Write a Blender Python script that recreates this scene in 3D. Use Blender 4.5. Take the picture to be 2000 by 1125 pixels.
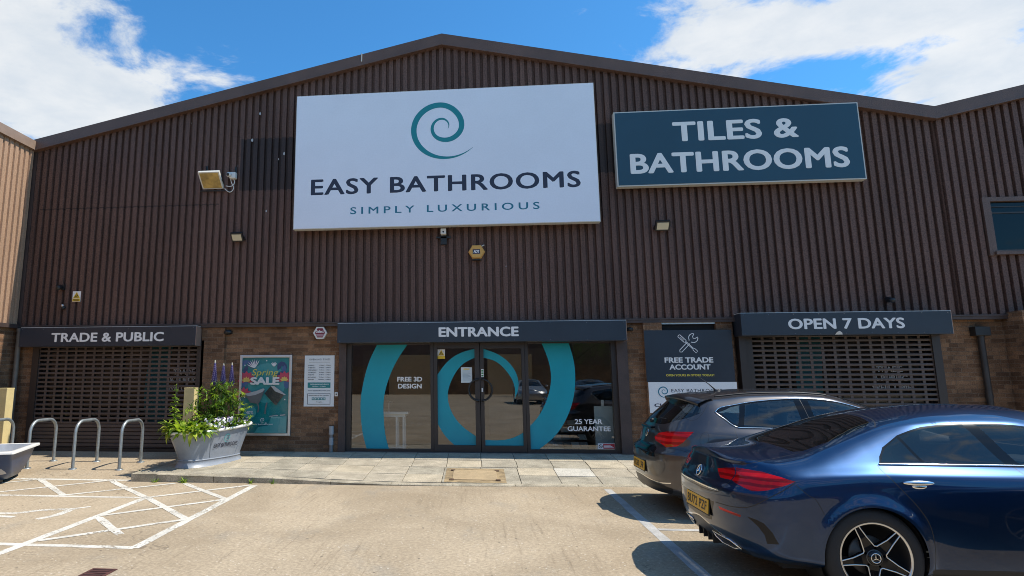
import bpy, bmesh, math, random
import numpy as np
from mathutils import Vector, Matrix, geometry
R = math.radians
sc = bpy.context.scene
for o in list(bpy.data.objects): bpy.data.objects.remove(o)
col = sc.collection

# ---------------------------------------------------------------- camera
cam = bpy.data.cameras.new('camera'); camo = bpy.data.objects.new('camera', cam); col.objects.link(camo)
PITCH, YAW, ROLL, FPX, CX, CY = 0.16445, -0.09721, -0.00312, 1236.12, 807.8, 530.7
fw = Vector((math.sin(YAW)*math.cos(PITCH), math.cos(YAW)*math.cos(PITCH), math.sin(PITCH)))
rt = Vector((math.cos(YAW), -math.sin(YAW), 0)); up = rt.cross(fw)
rt2 = rt*math.cos(ROLL)+up*math.sin(ROLL); up2 = up*math.cos(ROLL)-rt*math.sin(ROLL)
M = Matrix((rt2, up2, -fw)).transposed().to_4x4(); M.translation = (0, -12.4, 1.6)
camo.matrix_world = M
cam.sensor_fit = 'HORIZONTAL'; cam.sensor_width = 36; cam.lens = FPX*36/2000
cam.shift_x = (1000-CX)/2000; cam.shift_y = (CY-562.5)/2000
cam.clip_start = 0.05; cam.clip_end = 2000
sc.camera = camo
# ---------------------------------------------------------------- light
SUN_EL, SUN_AZ = 57.0, 4.0            # azimuth measured from +X towards +Y (just behind the facade)
sd = Vector((math.cos(R(SUN_EL))*math.cos(R(SUN_AZ)), math.cos(R(SUN_EL))*math.sin(R(SUN_AZ)), math.sin(R(SUN_EL))))
sl = bpy.data.lights.new('sun', 'SUN'); slo = bpy.data.objects.new('sun', sl); col.objects.link(slo)
sl.energy = 4.3; sl.angle = R(0.5); sl.color = (1.0, 0.93, 0.82)
slo.rotation_euler = sd.to_track_quat('Z', 'Y').to_euler(); slo.location = sd*60
w = bpy.data.worlds.new('World'); sc.world = w; w.use_nodes = True
nt = w.node_tree; nt.nodes.clear()
def N(t, ty, **kw):
    n = t.nodes.new(ty)
    for k, v in kw.items(): setattr(n, k, v)
    return n
def math_(t, op, a, b=None, clamp=False):
    n = N(t, 'ShaderNodeMath', operation=op, use_clamp=clamp)
    for i, v in enumerate((a, b)):
        if v is None: continue
        if isinstance(v, (int, float)): n.inputs[i].default_value = v
        else: t.links.new(v, n.inputs[i])
    return n.outputs[0]
def mixc(t, fac, a, b, mode='MIX'):
    n = N(t, 'ShaderNodeMix', data_type='RGBA', blend_type=mode)
    for i, v in ((0, fac), (6, a), (7, b)):
        if isinstance(v, (int, float)): n.inputs[i].default_value = v
        elif isinstance(v, tuple): n.inputs[i].default_value = (v[0], v[1], v[2], 1)
        else: t.links.new(v, n.inputs[i])
    return n.outputs[2]
def ramp(t, fac, lo, hi):
    n = N(t, 'ShaderNodeMapRange', interpolation_type='SMOOTHSTEP')
    n.inputs[1].default_value = lo; n.inputs[2].default_value = hi
    t.links.new(fac, n.inputs[0]); return n.outputs[0]
def noise(t, vec, scale, detail=4, rough=0.55, dist=0.0):
    n = N(t, 'ShaderNodeTexNoise'); n.inputs['Scale'].default_value = scale; n.inputs['Detail'].default_value = detail
    n.inputs['Roughness'].default_value = rough; n.inputs['Distortion'].default_value = dist
    if vec is not None: t.links.new(vec, n.inputs['Vector'])
    return n.outputs['Fac']
def mapping(t, vec, scale=(1, 1, 1), rot=(0, 0, 0), loc=(0, 0, 0)):
    n = N(t, 'ShaderNodeMapping'); n.inputs['Scale'].default_value = scale; n.inputs['Rotation'].default_value = rot
    n.inputs['Location'].default_value = loc; t.links.new(vec, n.inputs[0]); return n.outputs[0]
sky = N(nt, 'ShaderNodeTexSky', sky_type='NISHITA'); sky.sun_disc = False
sky.sun_elevation = R(SUN_EL); sky.sun_rotation = math.atan2(sd.x, sd.y)
sky.air_density = 1.0; sky.dust_density = 0.4; sky.ozone_density = 2.5
tc = N(nt, 'ShaderNodeTexCoord'); sep = N(nt, 'ShaderNodeSeparateXYZ'); nt.links.new(tc.outputs['Generated'], sep.inputs[0])
zc = math_(nt, 'MAXIMUM', sep.outputs[2], 0.02); zc = math_(nt, 'ADD', zc, 0.12)
cx_ = math_(nt, 'DIVIDE', sep.outputs[0], zc); cy_ = math_(nt, 'DIVIDE', sep.outputs[1], zc)
cv = N(nt, 'ShaderNodeCombineXYZ'); nt.links.new(cx_, cv.inputs[0]); nt.links.new(cy_, cv.inputs[1])
n1 = noise(nt, cv.outputs[0], 4.2, 12, 0.62, 0.25)
def blob(x, y, rx, ry, amp):
    a = math_(nt, 'DIVIDE', math_(nt, 'SUBTRACT', cx_, x), rx); b = math_(nt, 'DIVIDE', math_(nt, 'SUBTRACT', cy_, y), ry)
    d = math_(nt, 'ADD', math_(nt, 'MULTIPLY', a, a), math_(nt, 'MULTIPLY', b, b))
    return math_(nt, 'MULTIPLY', math_(nt, 'EXPONENT', math_(nt, 'MULTIPLY', d, -1.0)), amp)
CLOUDS = []   # filled below: centre, radii and weight of each cloud bank on the cloud layer
CLOUDS = [(-1.16, 1.40, 0.38, 0.46, 0.40), (-0.66, 1.25, 0.10, 0.10, -0.16), (0.66, 1.46, 0.36, 0.17, 0.30), (1.28, 1.62, 0.30, 0.26, 0.30), (0.95, 1.33, 0.30, 0.12, 0.2),
          (0.89, 1.62, 0.10, 0.07, -0.30), (-0.10, 1.38, 0.38, 0.36, -0.34), (0.2, -1.6, 1.6, 0.9, 0.14), (2.6, 0.6, 0.9, 0.9, 0.1)]  # the wide bank behind the camera is added, unseen, for fill light
acc = n1
for c in CLOUDS: acc = math_(nt, 'ADD', acc, blob(*c))
cm = ramp(nt, acc, 0.53, 0.73)
n2 = noise(nt, mapping(nt, cv.outputs[0], loc=(3.1, 1.7, 0)), 2.6, 8, 0.6, 0.2)
shade = mixc(nt, ramp(nt, n2, 0.32, 0.68), (5.2, 5.7, 6.2), (6.9, 7.0, 7.0))
skyc = mixc(nt, 1.0, sky.outputs[0], (0.47, 1.14, 1.52), 'MULTIPLY')
final = mixc(nt, math_(nt, 'MULTIPLY', cm, 0.93), skyc, shade)
bg = N(nt, 'ShaderNodeBackground'); bg.inputs[1].default_value = 0.10
nt.links.new(final, bg.inputs[0]); wo = N(nt, 'ShaderNodeOutputWorld'); nt.links.new(bg.outputs[0], wo.inputs[0])
sc.view_settings.view_transform = 'Standard'; sc.view_settings.look = 'None'
sc.view_settings.exposure = 0.42; sc.view_settings.gamma = 1
sc.cycles.filter_width = 0.95
sc.cycles.max_bounces = 8; sc.cycles.transparent_max_bounces = 12
sc.cycles.use_adaptive_sampling = True; sc.cycles.use_denoising = True
sc.cycles.caustics_reflective = False; sc.cycles.caustics_refractive = False

# ---------------------------------------------------------------- materials
MATS = {}
def srgb(r, g, b):
    f = lambda c: (c/255/12.92) if c/255 <= 0.04045 else ((c/255+0.055)/1.055)**2.4
    return (f(r), f(g), f(b))
def mat(name, c, rough=0.6, metal=0.0, var=0.0, vscale=6.0, grain=0.0, gscale=180.0, bump=0.0, bscale=60.0, coat=0.0, spec=0.5, emit=None):
    if name in MATS: return MATS[name]
    m = bpy.data.materials.new(name); m.use_nodes = True; t = m.node_tree
    b = t.nodes['Principled BSDF']; b.inputs['Roughness'].default_value = rough; b.inputs['Metallic'].default_value = metal
    b.inputs['Coat Weight'].default_value = coat; b.inputs['Coat Roughness'].default_value = 0.03
    b.inputs['Specular IOR Level'].default_value = spec
    b.inputs['Base Color'].default_value = (*c, 1)
    if emit: b.inputs['Emission Color'].default_value = (*c, 1); b.inputs['Emission Strength'].default_value = emit
    out = None
    if var or grain or bump: tcn = N(t, 'ShaderNodeTexCoord').outputs['Object']
    if var:
        f = ramp(t, noise(t, tcn, vscale, 6, 0.62), 0.3, 0.7)
        out = mixc(t, f, tuple(x*(1-var) for x in c), tuple(min(1, x*(1+var)) for x in c))
    if grain:
        f = ramp(t, noise(t, tcn, gscale, 2, 0.6), 0.3, 0.7)
        lo, hi = (1-grain,)*3, (1+grain,)*3
        out = mixc(t, 1.0, out if out is not None else c, mixc(t, f, lo, hi), 'MULTIPLY')
    if out is not None: t.links.new(out, b.inputs['Base Color'])
    if bump:
        bn = N(t, 'ShaderNodeBump'); bn.inputs['Strength'].default_value = bump; bn.inputs['Distance'].default_value = 0.01
        t.links.new(noise(t, tcn, bscale, 4), bn.inputs['Height']); t.links.new(bn.outputs[0], b.inputs['Normal'])
    MATS[name] = m; return m

# ---------------------------------------------------------------- mesh helpers
class MB:
    def __init__(s): s.v = []; s.f = []; s.mi = []; s.sm = []; s.m = 0; s.smooth = False
    def add(s, vs, fs):
        n = len(s.v); s.v += [tuple(p) for p in vs]
        for f in fs: s.f.append(tuple(i+n for i in f)); s.mi.append(s.m); s.sm.append(s.smooth)
        return s
    def box(s, x0, x1, y0, y1, z0, z1):
        v = [(x0,y0,z0),(x1,y0,z0),(x1,y1,z0),(x0,y1,z0),(x0,y0,z1),(x1,y0,z1),(x1,y1,z1),(x0,y1,z1)]
        return s.add(v, [(0,3,2,1),(4,5,6,7),(0,1,5,4),(1,2,6,5),(2,3,7,6),(3,0,4,7)])
    def obox(s, c, ax, ay, az):
        c, ax, ay, az = map(Vector, (c, ax, ay, az)); v = []
        for k in (-1, 1):
            for a, b in ((-1,-1),(1,-1),(1,1),(-1,1)): v.append(c+ax*a+ay*b+az*k)
        return s.add(v, [(0,3,2,1),(4,5,6,7),(0,1,5,4),(1,2,6,5),(2,3,7,6),(3,0,4,7)])
    def bbox(s, x0, x1, y0, y1, z0, z1, b=0.01):
        # bevelled box
        bm = bmesh.new(); bmesh.ops.create_cube(bm, size=1)
        for v in bm.verts: v.co = Vector(((x0+x1)/2+v.co.x*(x1-x0), (y0+y1)/2+v.co.y*(y1-y0), (z0+z1)/2+v.co.z*(z1-z0)))
        bmesh.ops.bevel(bm, geom=bm.edges[:], offset=b, segments=2, affect='EDGES', profile=0.5)
        bm.verts.index_update(); vs = [v.co.copy() for v in bm.verts]; fs = [[v.index for v in f.verts] for f in bm.faces]; bm.free()
        return s.add(vs, fs)
    def quad(s, a, b, c, d): return s.add([a, b, c, d], [(0,1,2,3)])
    def prism(s, pts, o, ax, ay, az, d0, d1):
        # polygon pts (2D) in plane (ax, ay), extruded along az from d0 to d1
        o, ax, ay, az = map(Vector, (o, ax, ay, az)); n = len(pts)
        lo = [o+ax*p[0]+ay*p[1]+az*d0 for p in pts]; hi = [o+ax*p[0]+ay*p[1]+az*d1 for p in pts]
        tri = geometry.tessellate_polygon([[Vector((p[0], p[1], 0)) for p in pts]])
        f = [tuple(t) for t in tri] + [tuple(i+n for i in reversed(t)) for t in tri]
        f += [(i, (i+1) % n, (i+1) % n+n, i+n) for i in range(n)]
        return s.add(lo+hi, f)
    def flat(s, pts, o, ax, ay):
        o, ax, ay = map(Vector, (o, ax, ay))
        tri = geometry.tessellate_polygon([[Vector((p[0], p[1], 0)) for p in pts]])
        return s.add([o+ax*p[0]+ay*p[1] for p in pts], [tuple(t) for t in tri])
    def tube(s, pts, r, n=10, cap=True, closed=False):
        pts = [Vector(p) for p in pts]; k = len(pts); rs = r if isinstance(r, (list, tuple)) else [r]*k
        base = len(s.v); prev = None; vs = []; fs = []
        for i, p in enumerate(pts):
            if closed: d = pts[(i+1) % k]-pts[i-1]
            else: d = pts[min(i+1, k-1)]-pts[max(i-1, 0)]
            d = d.normalized() if d.length > 1e-9 else Vector((0, 0, 1))
            if prev is None:
                a = Vector((0, 0, 1)) if abs(d.z) < 0.9 else Vector((1, 0, 0)); u = d.cross(a).normalized()
            else: u = (prev-d*prev.dot(d)).normalized()
            prev = u; q = d.cross(u)
            for j in range(n):
                t = 2*math.pi*j/n; vs.append(p+(u*math.cos(t)+q*math.sin(t))*rs[i])
        for i in range(k if closed else k-1):
            i2 = (i+1) % k
            for j in range(n): fs.append((i*n+j, i*n+(j+1) % n, i2*n+(j+1) % n, i2*n+j))
        old = s.smooth; s.smooth = True; s.add(vs, fs); s.smooth = old
        if cap and not closed:
            s.add(vs[:n], [tuple(reversed(range(n)))]); s.add(vs[-n:], [tuple(range(n))])
        return s
    def lathe(s, prof, o, ax, n=32, smooth=True):
        # prof: (radius, height) list, revolved about axis ax at o
        o = Vector(o); ax = Vector(ax).normalized(); a = Vector((0, 0, 1)) if abs(ax.z) < 0.9 else Vector((1, 0, 0))
        u = ax.cross(a).normalized(); q = ax.cross(u); vs = []; fs = []
        for r, h in prof:
            for j in range(n):
                t = 2*math.pi*j/n; vs.append(o+ax*h+(u*math.cos(t)+q*math.sin(t))*r)
        for i in range(len(prof)-1):
            for j in range(n): fs.append((i*n+j, i*n+(j+1) % n, (i+1)*n+(j+1) % n, (i+1)*n+j))
        old = s.smooth; s.smooth = smooth; s.add(vs, fs); s.smooth = old; return s
    def sphere(s, c, r, n=12, sx=1, sy=1, sz=1):
        prof = [(max(1e-4, math.sin(math.pi*i/n)), -math.cos(math.pi*i/n)) for i in range(n+1)]
        k = len(s.v); s.lathe(prof, (0, 0, 0), (0, 0, 1), n*2)
        for i in range(k, len(s.v)):
            p = s.v[i]; s.v[i] = (c[0]+p[0]*r*sx, c[1]+p[1]*r*sy, c[2]+p[2]*r*sz)
        return s
    def build(s, name, mats, parent=None, loc=None):
        me = bpy.data.meshes.new(name); me.from_pydata(s.v, [], s.f)
        if not isinstance(mats, (list, tuple)): mats = [mats]
        for m in mats: me.materials.append(m)
        me.polygons.foreach_set('material_index', s.mi); me.polygons.foreach_set('use_smooth', s.sm); me.update()
        return link(name, me, parent, loc)
def link(name, me, parent=None, loc=None):
    o = bpy.data.objects.new(name, me); col.objects.link(o)
    if parent is not None:
        o.parent = parent                                     # parts are modelled in world coordinates
        if parent.parent is None: o.matrix_parent_inverse = Matrix.Translation(-parent.location)
    if loc: o.location = loc
    return o
def tag(o, label=None, cat=None, group=None, kind=None):
    if label: o['label'] = label
    if cat: o['category'] = cat
    if group: o['group'] = group
    if kind: o['kind'] = kind
    return o
def thing(name, label, cat, loc=(0, 0, 0), group=None):
    o = bpy.data.objects.new(name, None); col.objects.link(o); o.location = loc; o.empty_display_size = 0.1
    return tag(o, label, cat, group)
def copy_tree(o, parent=None):
    c = o.copy(); col.objects.link(c)
    if parent is not None:
        inv = o.matrix_parent_inverse.copy(); c.parent = parent; c.matrix_parent_inverse = inv
    for ch in list(o.children): copy_tree(ch, c)
    return c
XA, YA, ZA = (1, 0, 0), (0, 1, 0), (0, 0, 1)
def txt_mesh(body, x0, x1, z0, z1, o, ax, ay, bold=0.0, space=1.0, depth=0.0, shear=0.0):
    """lettering fitted to the box x0..x1, z0..z1 on the plane (ax, ay) through o"""
    cu = bpy.data.curves.new('t', 'FONT'); cu.body = body; cu.size = 1; cu.space_character = space
    cu.resolution_u = 4; cu.shear = max(shear, 0)
    ob = bpy.data.objects.new('t', cu); col.objects.link(ob)
    dg = bpy.context.evaluated_depsgraph_get(); dg.update()
    me = bpy.data.meshes.new_from_object(ob.evaluated_get(dg)); bpy.data.objects.remove(ob)
    n = len(me.vertices); co = np.empty(n*3); me.vertices.foreach_get('co', co); co = co.reshape(-1, 3)
    fs = [tuple(p.vertices) for p in me.polygons]; bpy.data.meshes.remove(me)
    if bold > 0.004:                                           # heavier weight: the glyphs laid over themselves in a small ring
        cs = [co]; f2 = list(fs)
        for k in range(8):
            t = math.pi/4*k; c2 = co+np.array((bold*1.15*math.cos(t), bold*0.9*math.sin(t), 0)); c2[:, 2] = -0.0003*(k+1); cs.append(c2); f2 += [tuple(i+n*(k+1) for i in f) for f in fs]
        co = np.concatenate(cs); fs = f2; n = len(co)
    lo, hi = co.min(0), co.max(0)
    u = x0+(co[:, 0]-lo[0])/(hi[0]-lo[0])*(x1-x0); v = z0+(co[:, 1]-lo[1])/max(hi[1]-lo[1], 1e-6)*(z1-z0)
    o, ax, ay = np.array(o, float), np.array(ax, float), np.array(ay, float)
    nn = np.cross(ax, ay); nn = nn/np.linalg.norm(nn)
    P = o+u[:, None]*ax+v[:, None]*ay+nn*(co[:, 2:3])
    return [tuple(p) for p in P], fs
def text(name, body, x0, x1, z0, z1, y, m, parent, bold=0.0, space=1.0, depth=0.0, shear=0.0):
    mb = MB(); mb.add(*txt_mesh(body, x0, x1, z0, z1, (0, y, 0), XA, ZA, bold, space, depth, shear)); return mb.build(name, m, parent)
def pchip(xs, ys):
    xs = np.asarray(xs, float); ys = np.asarray(ys, float); h = np.diff(xs); d = np.diff(ys)/h; n = len(xs)
    m = np.zeros(n)
    if n == 2: m[:] = d[0]
    else:
        for i in range(1, n-1):
            if d[i-1]*d[i] > 0:
                w1 = 2*h[i]+h[i-1]; w2 = h[i]+2*h[i-1]; m[i] = (w1+w2)/(w1/d[i-1]+w2/d[i])
        m[0], m[-1] = d[0], d[-1]
    def f(x):
        x = np.clip(np.asarray(x, float), xs[0], xs[-1]); i = np.clip(np.searchsorted(xs, x)-1, 0, n-2); t = (x-xs[i])/h[i]
        return ((1+2*t)*(1-t)**2)*ys[i]+t*(1-t)**2*h[i]*m[i]+t*t*(3-2*t)*ys[i+1]+t*t*(t-1)*h[i]*m[i+1]
    return f
def spline2(pts, n=24):
    """smooth open curve through 2D points"""
    P = np.array(pts, float); L = np.r_[0, np.cumsum(np.hypot(*np.diff(P, axis=0).T))]
    # natural cubic through chord length
    k = len(P); A = np.zeros((k, k)); B = np.zeros((k, 2)); h = np.diff(L); A[0, 0] = A[-1, -1] = 1
    for i in range(1, k-1):
        A[i, i-1], A[i, i], A[i, i+1] = h[i-1], 2*(h[i-1]+h[i]), h[i]; B[i] = 6*((P[i+1]-P[i])/h[i]-(P[i]-P[i-1])/h[i-1])
    Mm = np.linalg.solve(A, B); out = []
    for s in np.linspace(0, L[-1], n):
        i = min(max(np.searchsorted(L, s)-1, 0), k-2); a = L[i+1]-s; b = s-L[i]; hh = h[i]
        out.append(tuple(Mm[i]*a**3/(6*hh)+Mm[i+1]*b**3/(6*hh)+(P[i]/hh-Mm[i]*hh/6)*a+(P[i+1]/hh-Mm[i+1]*hh/6)*b))
    return out
def swirl(cx, cz, s):
    """tapering spiral mark: outline polygon, s = overall height"""
    k = s/1.19
    ang = [-36, -60, -90, -135, -180, -225, -270, -315, -360, -405, -450, -495, -540, -585, -630, -675, -705, -730]
    rad = [.735, .68, .628, .575, .535, .505, .485, .425, .37, .30, .255, .235, .215, .20, .19, .165, .145, .125]
    wid = [.004, .03, .06, .10, .113, .115, .113, .113, .108, .105, .092, .075, .063, .05, .042, .03, .018, .004]
    a = np.linspace(ang[0], ang[-1], 150); r = pchip([-x for x in ang], rad)(-a); w = pchip([-x for x in ang], wid)(-a)
    # the centre drifts so that inner and outer turns sit as on the sign
    dx = pchip([36, 180, 400, 730], [0.02, -0.03, 0.03, 0.0])(-a)
    t = np.radians(a)
    o = [(cx+k*(dx[i]+(r[i]+w[i]/2)*math.cos(t[i])), cz+k*((r[i]+w[i]/2)*math.sin(t[i]))) for i in range(len(a))]
    q = [(cx+k*(dx[i]+(r[i]-w[i]/2)*math.cos(t[i])), cz+k*((r[i]-w[i]/2)*math.sin(t[i]))) for i in range(len(a))]
    return o, q
def band(mb, o, q, y):
    n = len(o); mb.add([(p[0], y, p[1]) for p in o]+[(p[0], y, p[1]) for p in q], [(i, i+1, n+i+1, n+i) for i in range(n-1)])
# ---------------------------------------------------------------- setting materials
def wallmat(name, base, var, grain):
    m = bpy.data.materials.new(name); m.use_nodes = True; t = m.node_tree; b = t.nodes['Principled BSDF']
    b.inputs['Roughness'].default_value = 0.62; b.inputs['Specular IOR Level'].default_value = 0.35
    oc = N(t, 'ShaderNodeTexCoord').outputs['Object']
    big = ramp(t, noise(t, mapping(t, oc, (0.5, 0.5, 0.22)), 1.0, 5, 0.6), 0.3, 0.7)
    c = mixc(t, big, tuple(x*(1-var) for x in base), tuple(x*(1+var) for x in base))
    sp = ramp(t, noise(t, mapping(t, oc, (9, 9, 0.7)), 1.0, 4, 0.6), 0.35, 0.75)          # rain streaks
    c = mixc(t, math_(t, 'MULTIPLY', sp, 0.25), c, tuple(x*1.7 for x in base))
    fine = ramp(t, noise(t, oc, 34, 5, 0.8), 0.30, 0.70)
    c = mixc(t, 1.0, c, mixc(t, fine, (1-grain,)*3, (1+grain,)*3), 'MULTIPLY')
    s = N(t, 'ShaderNodeSeparateXYZ'); t.links.new(oc, s.inputs[0])
    def inside(x0, x1, z0, z1):
        r = None
        for o, v, op in ((0, x0, 'GREATER_THAN'), (0, x1, 'LESS_THAN'), (2, z0, 'GREATER_THAN'), (2, z1, 'LESS_THAN')):
            q = math_(t, op, s.outputs[o], v); r = q if r is None else math_(t, 'MULTIPLY', r, q)
        return r
    # unfaded patches left by former signs
    for box in ((-4.88, -3.3, 5.46, 6.60), (2.2, 2.9, 5.6, 6.62)):
        c = mixc(t, math_(t, 'MULTIPLY', inside(*box), 0.72), c, (0.017, 0.016, 0.018))
    # sheet lap line
    c = mixc(t, math_(t, 'MULTIPLY', inside(-9.3, -5.3, 5.17, 5.195), 0.7), c, (0.012, 0.01, 0.01))
    t.links.new(c, b.inputs['Base Color'])
    bn = N(t, 'ShaderNodeBump'); bn.inputs['Strength'].default_value = 0.25; bn.inputs['Distance'].default_value = 0.004
    t.links.new(noise(t, oc, 90, 3), bn.inputs['Height']); t.links.new(bn.outputs[0], b.inputs['Normal'])
    return m
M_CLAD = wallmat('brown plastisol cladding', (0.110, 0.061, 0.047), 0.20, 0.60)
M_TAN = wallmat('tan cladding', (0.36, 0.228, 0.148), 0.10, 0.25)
M_TRIM = mat('dark brown trim', (0.062, 0.042, 0.037), 0.55, var=0.2, vscale=3, grain=0.25)
M_FASC = mat('brown fascia', (0.120, 0.070, 0.053), 0.5, var=0.15, vscale=1.5, grain=0.3, gscale=60)
M_ROOF = mat('roof sheet', (0.08, 0.07, 0.065), 0.7, var=0.2)
M_FRAME = mat('brown aluminium frame', (0.034, 0.025, 0.022), 0.42, grain=0.15)
M_DARK = mat('dark void', (0.012, 0.011, 0.011), 0.8)
M_NAVY = mat('navy sign panel', (0.024, 0.031, 0.044), 0.36, var=0.12, vscale=1.2, grain=0.08)
M_TEALPANEL = mat('petrol blue sign panel', (0.010, 0.055, 0.092), 0.42, var=0.06, vscale=1.0, grain=0.06)
M_WHITE = mat('white sign face', (0.80, 0.80, 0.80), 0.45, grain=0.03, gscale=40)
M_LETW = mat('white lettering', (0.80, 0.80, 0.79), 0.5)
M_LETN = mat('navy lettering', (0.022, 0.027, 0.055), 0.5)
M_TEAL = mat('teal vinyl', (0.0, 0.31, 0.39), 0.42, var=0.05, vscale=2)
M_LETT = mat('teal lettering', (0.008, 0.17, 0.26), 0.5)
M_SWIRL = mat('teal swirl', (0.005, 0.23, 0.265), 0.5)
M_LETY = mat('yellow lettering', (0.75, 0.62, 0.08), 0.5)
M_ALU = mat('anodised aluminium', (0.60, 0.61, 0.62), 0.38, 0.85, grain=0.06)
M_ALUW = mat('pale sign edge', (0.56, 0.56, 0.53), 0.5, grain=0.08)
M_BLACK = mat('black plastic', (0.014, 0.014, 0.015), 0.45)
M_WPL = mat('white plastic', (0.66, 0.66, 0.63), 0.45, grain=0.05)
M_YEL = mat('safety yellow', (0.80, 0.52, 0.02), 0.5)
M_SHADEPIPE = mat('shadow toned pipe', (0.035, 0.03, 0.028), 0.5, var=0.2, vscale=5)  # near black of the shadowed corner is put into this pipe colour
M_TANPIPE = mat('brown grey pipe', (0.13, 0.11, 0.09), 0.5, var=0.2, vscale=5)
M_GREYPIPE = mat('grey plastic pipe', (0.19, 0.185, 0.18), 0.5, var=0.2, vscale=5)
def brickmat():
    m = bpy.data.materials.new('brown brickwork'); m.use_nodes = True; t = m.node_tree; b = t.nodes['Principled BSDF']
    b.inputs['Roughness'].default_value = 0.85; b.inputs['Specular IOR Level'].default_value = 0.25
    oc = N(t, 'ShaderNodeTexCoord').outputs['Object']; s = N(t, 'ShaderNodeSeparateXYZ'); t.links.new(oc, s.inputs[0])
    u = math_(t, 'ADD', s.outputs[0], s.outputs[1]); cb = N(t, 'ShaderNodeCombineXYZ')
    wob = math_(t, 'MULTIPLY', math_(t, 'SUBTRACT', noise(t, oc, 9, 3), 0.5), 0.012)
    t.links.new(math_(t, 'ADD', u, wob), cb.inputs[0]); t.links.new(math_(t, 'ADD', s.outputs[2], wob), cb.inputs[1])
    br = N(t, 'ShaderNodeTexBrick'); t.links.new(cb.outputs[0], br.inputs[0])
    br.inputs['Scale'].default_value = 1; br.inputs['Brick Width'].default_value = 0.225; br.inputs['Row Height'].default_value = 0.075
    br.inputs['Mortar Size'].default_value = 0.006; br.inputs['Mortar Smooth'].default_value = 0.4; br.inputs['Bias'].default_value = -0.1
    br.inputs['Color1'].default_value = (0.135, 0.078, 0.047, 1); br.inputs['Color2'].default_value = (0.285, 0.170, 0.100, 1)
    br.inputs['Mortar'].default_value = (0.20, 0.15, 0.11, 1)
    c = mixc(t, 1.0, br.outputs['Color'], mixc(t, ramp(t, noise(t, oc, 1.1, 5, 0.65), 0.3, 0.72), (0.62, 0.58, 0.56), (1.25, 1.15, 1.05)), 'MULTIPLY')
    c = mixc(t, 1.0, c, mixc(t, ramp(t, noise(t, oc, 60, 3, 0.7), 0.3, 0.7), (0.65,)*3, (1.3,)*3), 'MULTIPLY')
    t.links.new(c, b.inputs['Base Color'])
    bn = N(t, 'ShaderNodeBump'); bn.inputs['Strength'].default_value = 0.7; bn.inputs['Distance'].default_value = 0.008
    h = math_(t, 'ADD', math_(t, 'SUBTRACT', 1.0, br.outputs['Fac']), math_(t, 'MULTIPLY', noise(t, oc, 45, 4), 0.5))
    t.links.new(h, bn.inputs['Height']); t.links.new(bn.outputs[0], b.inputs['Normal']); return m
M_BRICK = brickmat()
def glassmat(name, tint, ior, rough=0.0, opacity=0.0):
    m = bpy.data.materials.new(name); m.use_nodes = True; t = m.node_tree; t.nodes.clear()
    tr = N(t, 'ShaderNodeBsdfTransparent'); tr.inputs[0].default_value = (*tint, 1)
    gl = N(t, 'ShaderNodeBsdfGlossy'); gl.inputs['Roughness'].default_value = rough; gl.inputs[0].default_value = (1, 1, 1, 1)
    base = tr.outputs[0]
    if opacity:
        df = N(t, 'ShaderNodeBsdfDiffuse'); df.inputs[0].default_value = (0.006, 0.007, 0.008, 1); mx0 = N(t, 'ShaderNodeMixShader')
        mx0.inputs[0].default_value = opacity; t.links.new(tr.outputs[0], mx0.inputs[1]); t.links.new(df.outputs[0], mx0.inputs[2]); base = mx0.outputs[0]
    fr = N(t, 'ShaderNodeFresnel'); fr.inputs[0].default_value = ior; mx = N(t, 'ShaderNodeMixShader')
    # both faces of the pane reflect alike
    geo = N(t, 'ShaderNodeNewGeometry'); vd = N(t, 'ShaderNodeVectorMath', operation='DOT_PRODUCT')
    t.links.new(geo.outputs['Incoming'], vd.inputs[0]); t.links.new(geo.outputs['Normal'], vd.inputs[1])
    c = math_(t, 'ABSOLUTE', vd.outputs['Value']); f0 = ((ior-1)/(ior+1))**2
    sch = math_(t, 'ADD', math_(t, 'MULTIPLY', math_(t, 'POWER', math_(t, 'SUBTRACT', 1.0, c, True), 5.0), 1-f0), f0)
    t.links.new(sch, mx.inputs[0]); t.links.new(base, mx.inputs[1]); t.links.new(gl.outputs[0], mx.inputs[2])
    o = N(t, 'ShaderNodeOutputMaterial'); t.links.new(mx.outputs[0], o.inputs[0]); return m
M_GLASS = glassmat('shop glass', (0.80, 0.84, 0.83), 2.25)
M_WINGL = glassmat('window glass', (0.5, 0.55, 0.58), 1.40, opacity=0.85)
# ---------------------------------------------------------------- warehouse
XL, XAP, XV = -9.53, -0.592, 8.787
XA2, XE = 18.1, 27.4          # ridge and far end of the adjoining bay
def roofz(x):
    if x <= XAP: return 8.715-(XAP-x)*0.2215
    if x <= XV: return 8.715-(x-XAP)*0.2191
    return 6.66+(x-XV)*0.2215 if x <= XA2 else 6.66+(XA2-XV)*0.2215-(x-XA2)*0.2215
def cladding(x0, x1, zb, y0, holes=()):
    """trapezoidal sheet: proud crowns with recessed valleys, cut off under the roofline"""
    mb = MB(); P = 0.152; pts = []; x = x0; D = 0.062
    while x < x1:
        for dx, d in ((0.0, D), (0.050, D), (0.058, 0.0), (0.144, 0.0)):
            if x+dx <= x1: pts.append((x+dx, y0+d))
        x += P
    pts.append((x1, y0+D))
    for (xa, ya), (xb, yb) in zip(pts[:-1], pts[1:]):
        spans = [(zb, None)]
        for h in holes:
            if xa >= h[0]-0.16 and xb <= h[1]: spans = [(zb, h[2]), (h[3], None)]
        for z0, z1 in spans:
            za, zz = (roofz(xa)-0.05, roofz(xb)-0.05) if z1 is None else (z1, z1)
            mb.add([(xa, ya, z0), (xb, yb, z0), (xb, yb, zz), (xa, ya, za)], [(0, 1, 2, 3)])
    return mb
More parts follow.
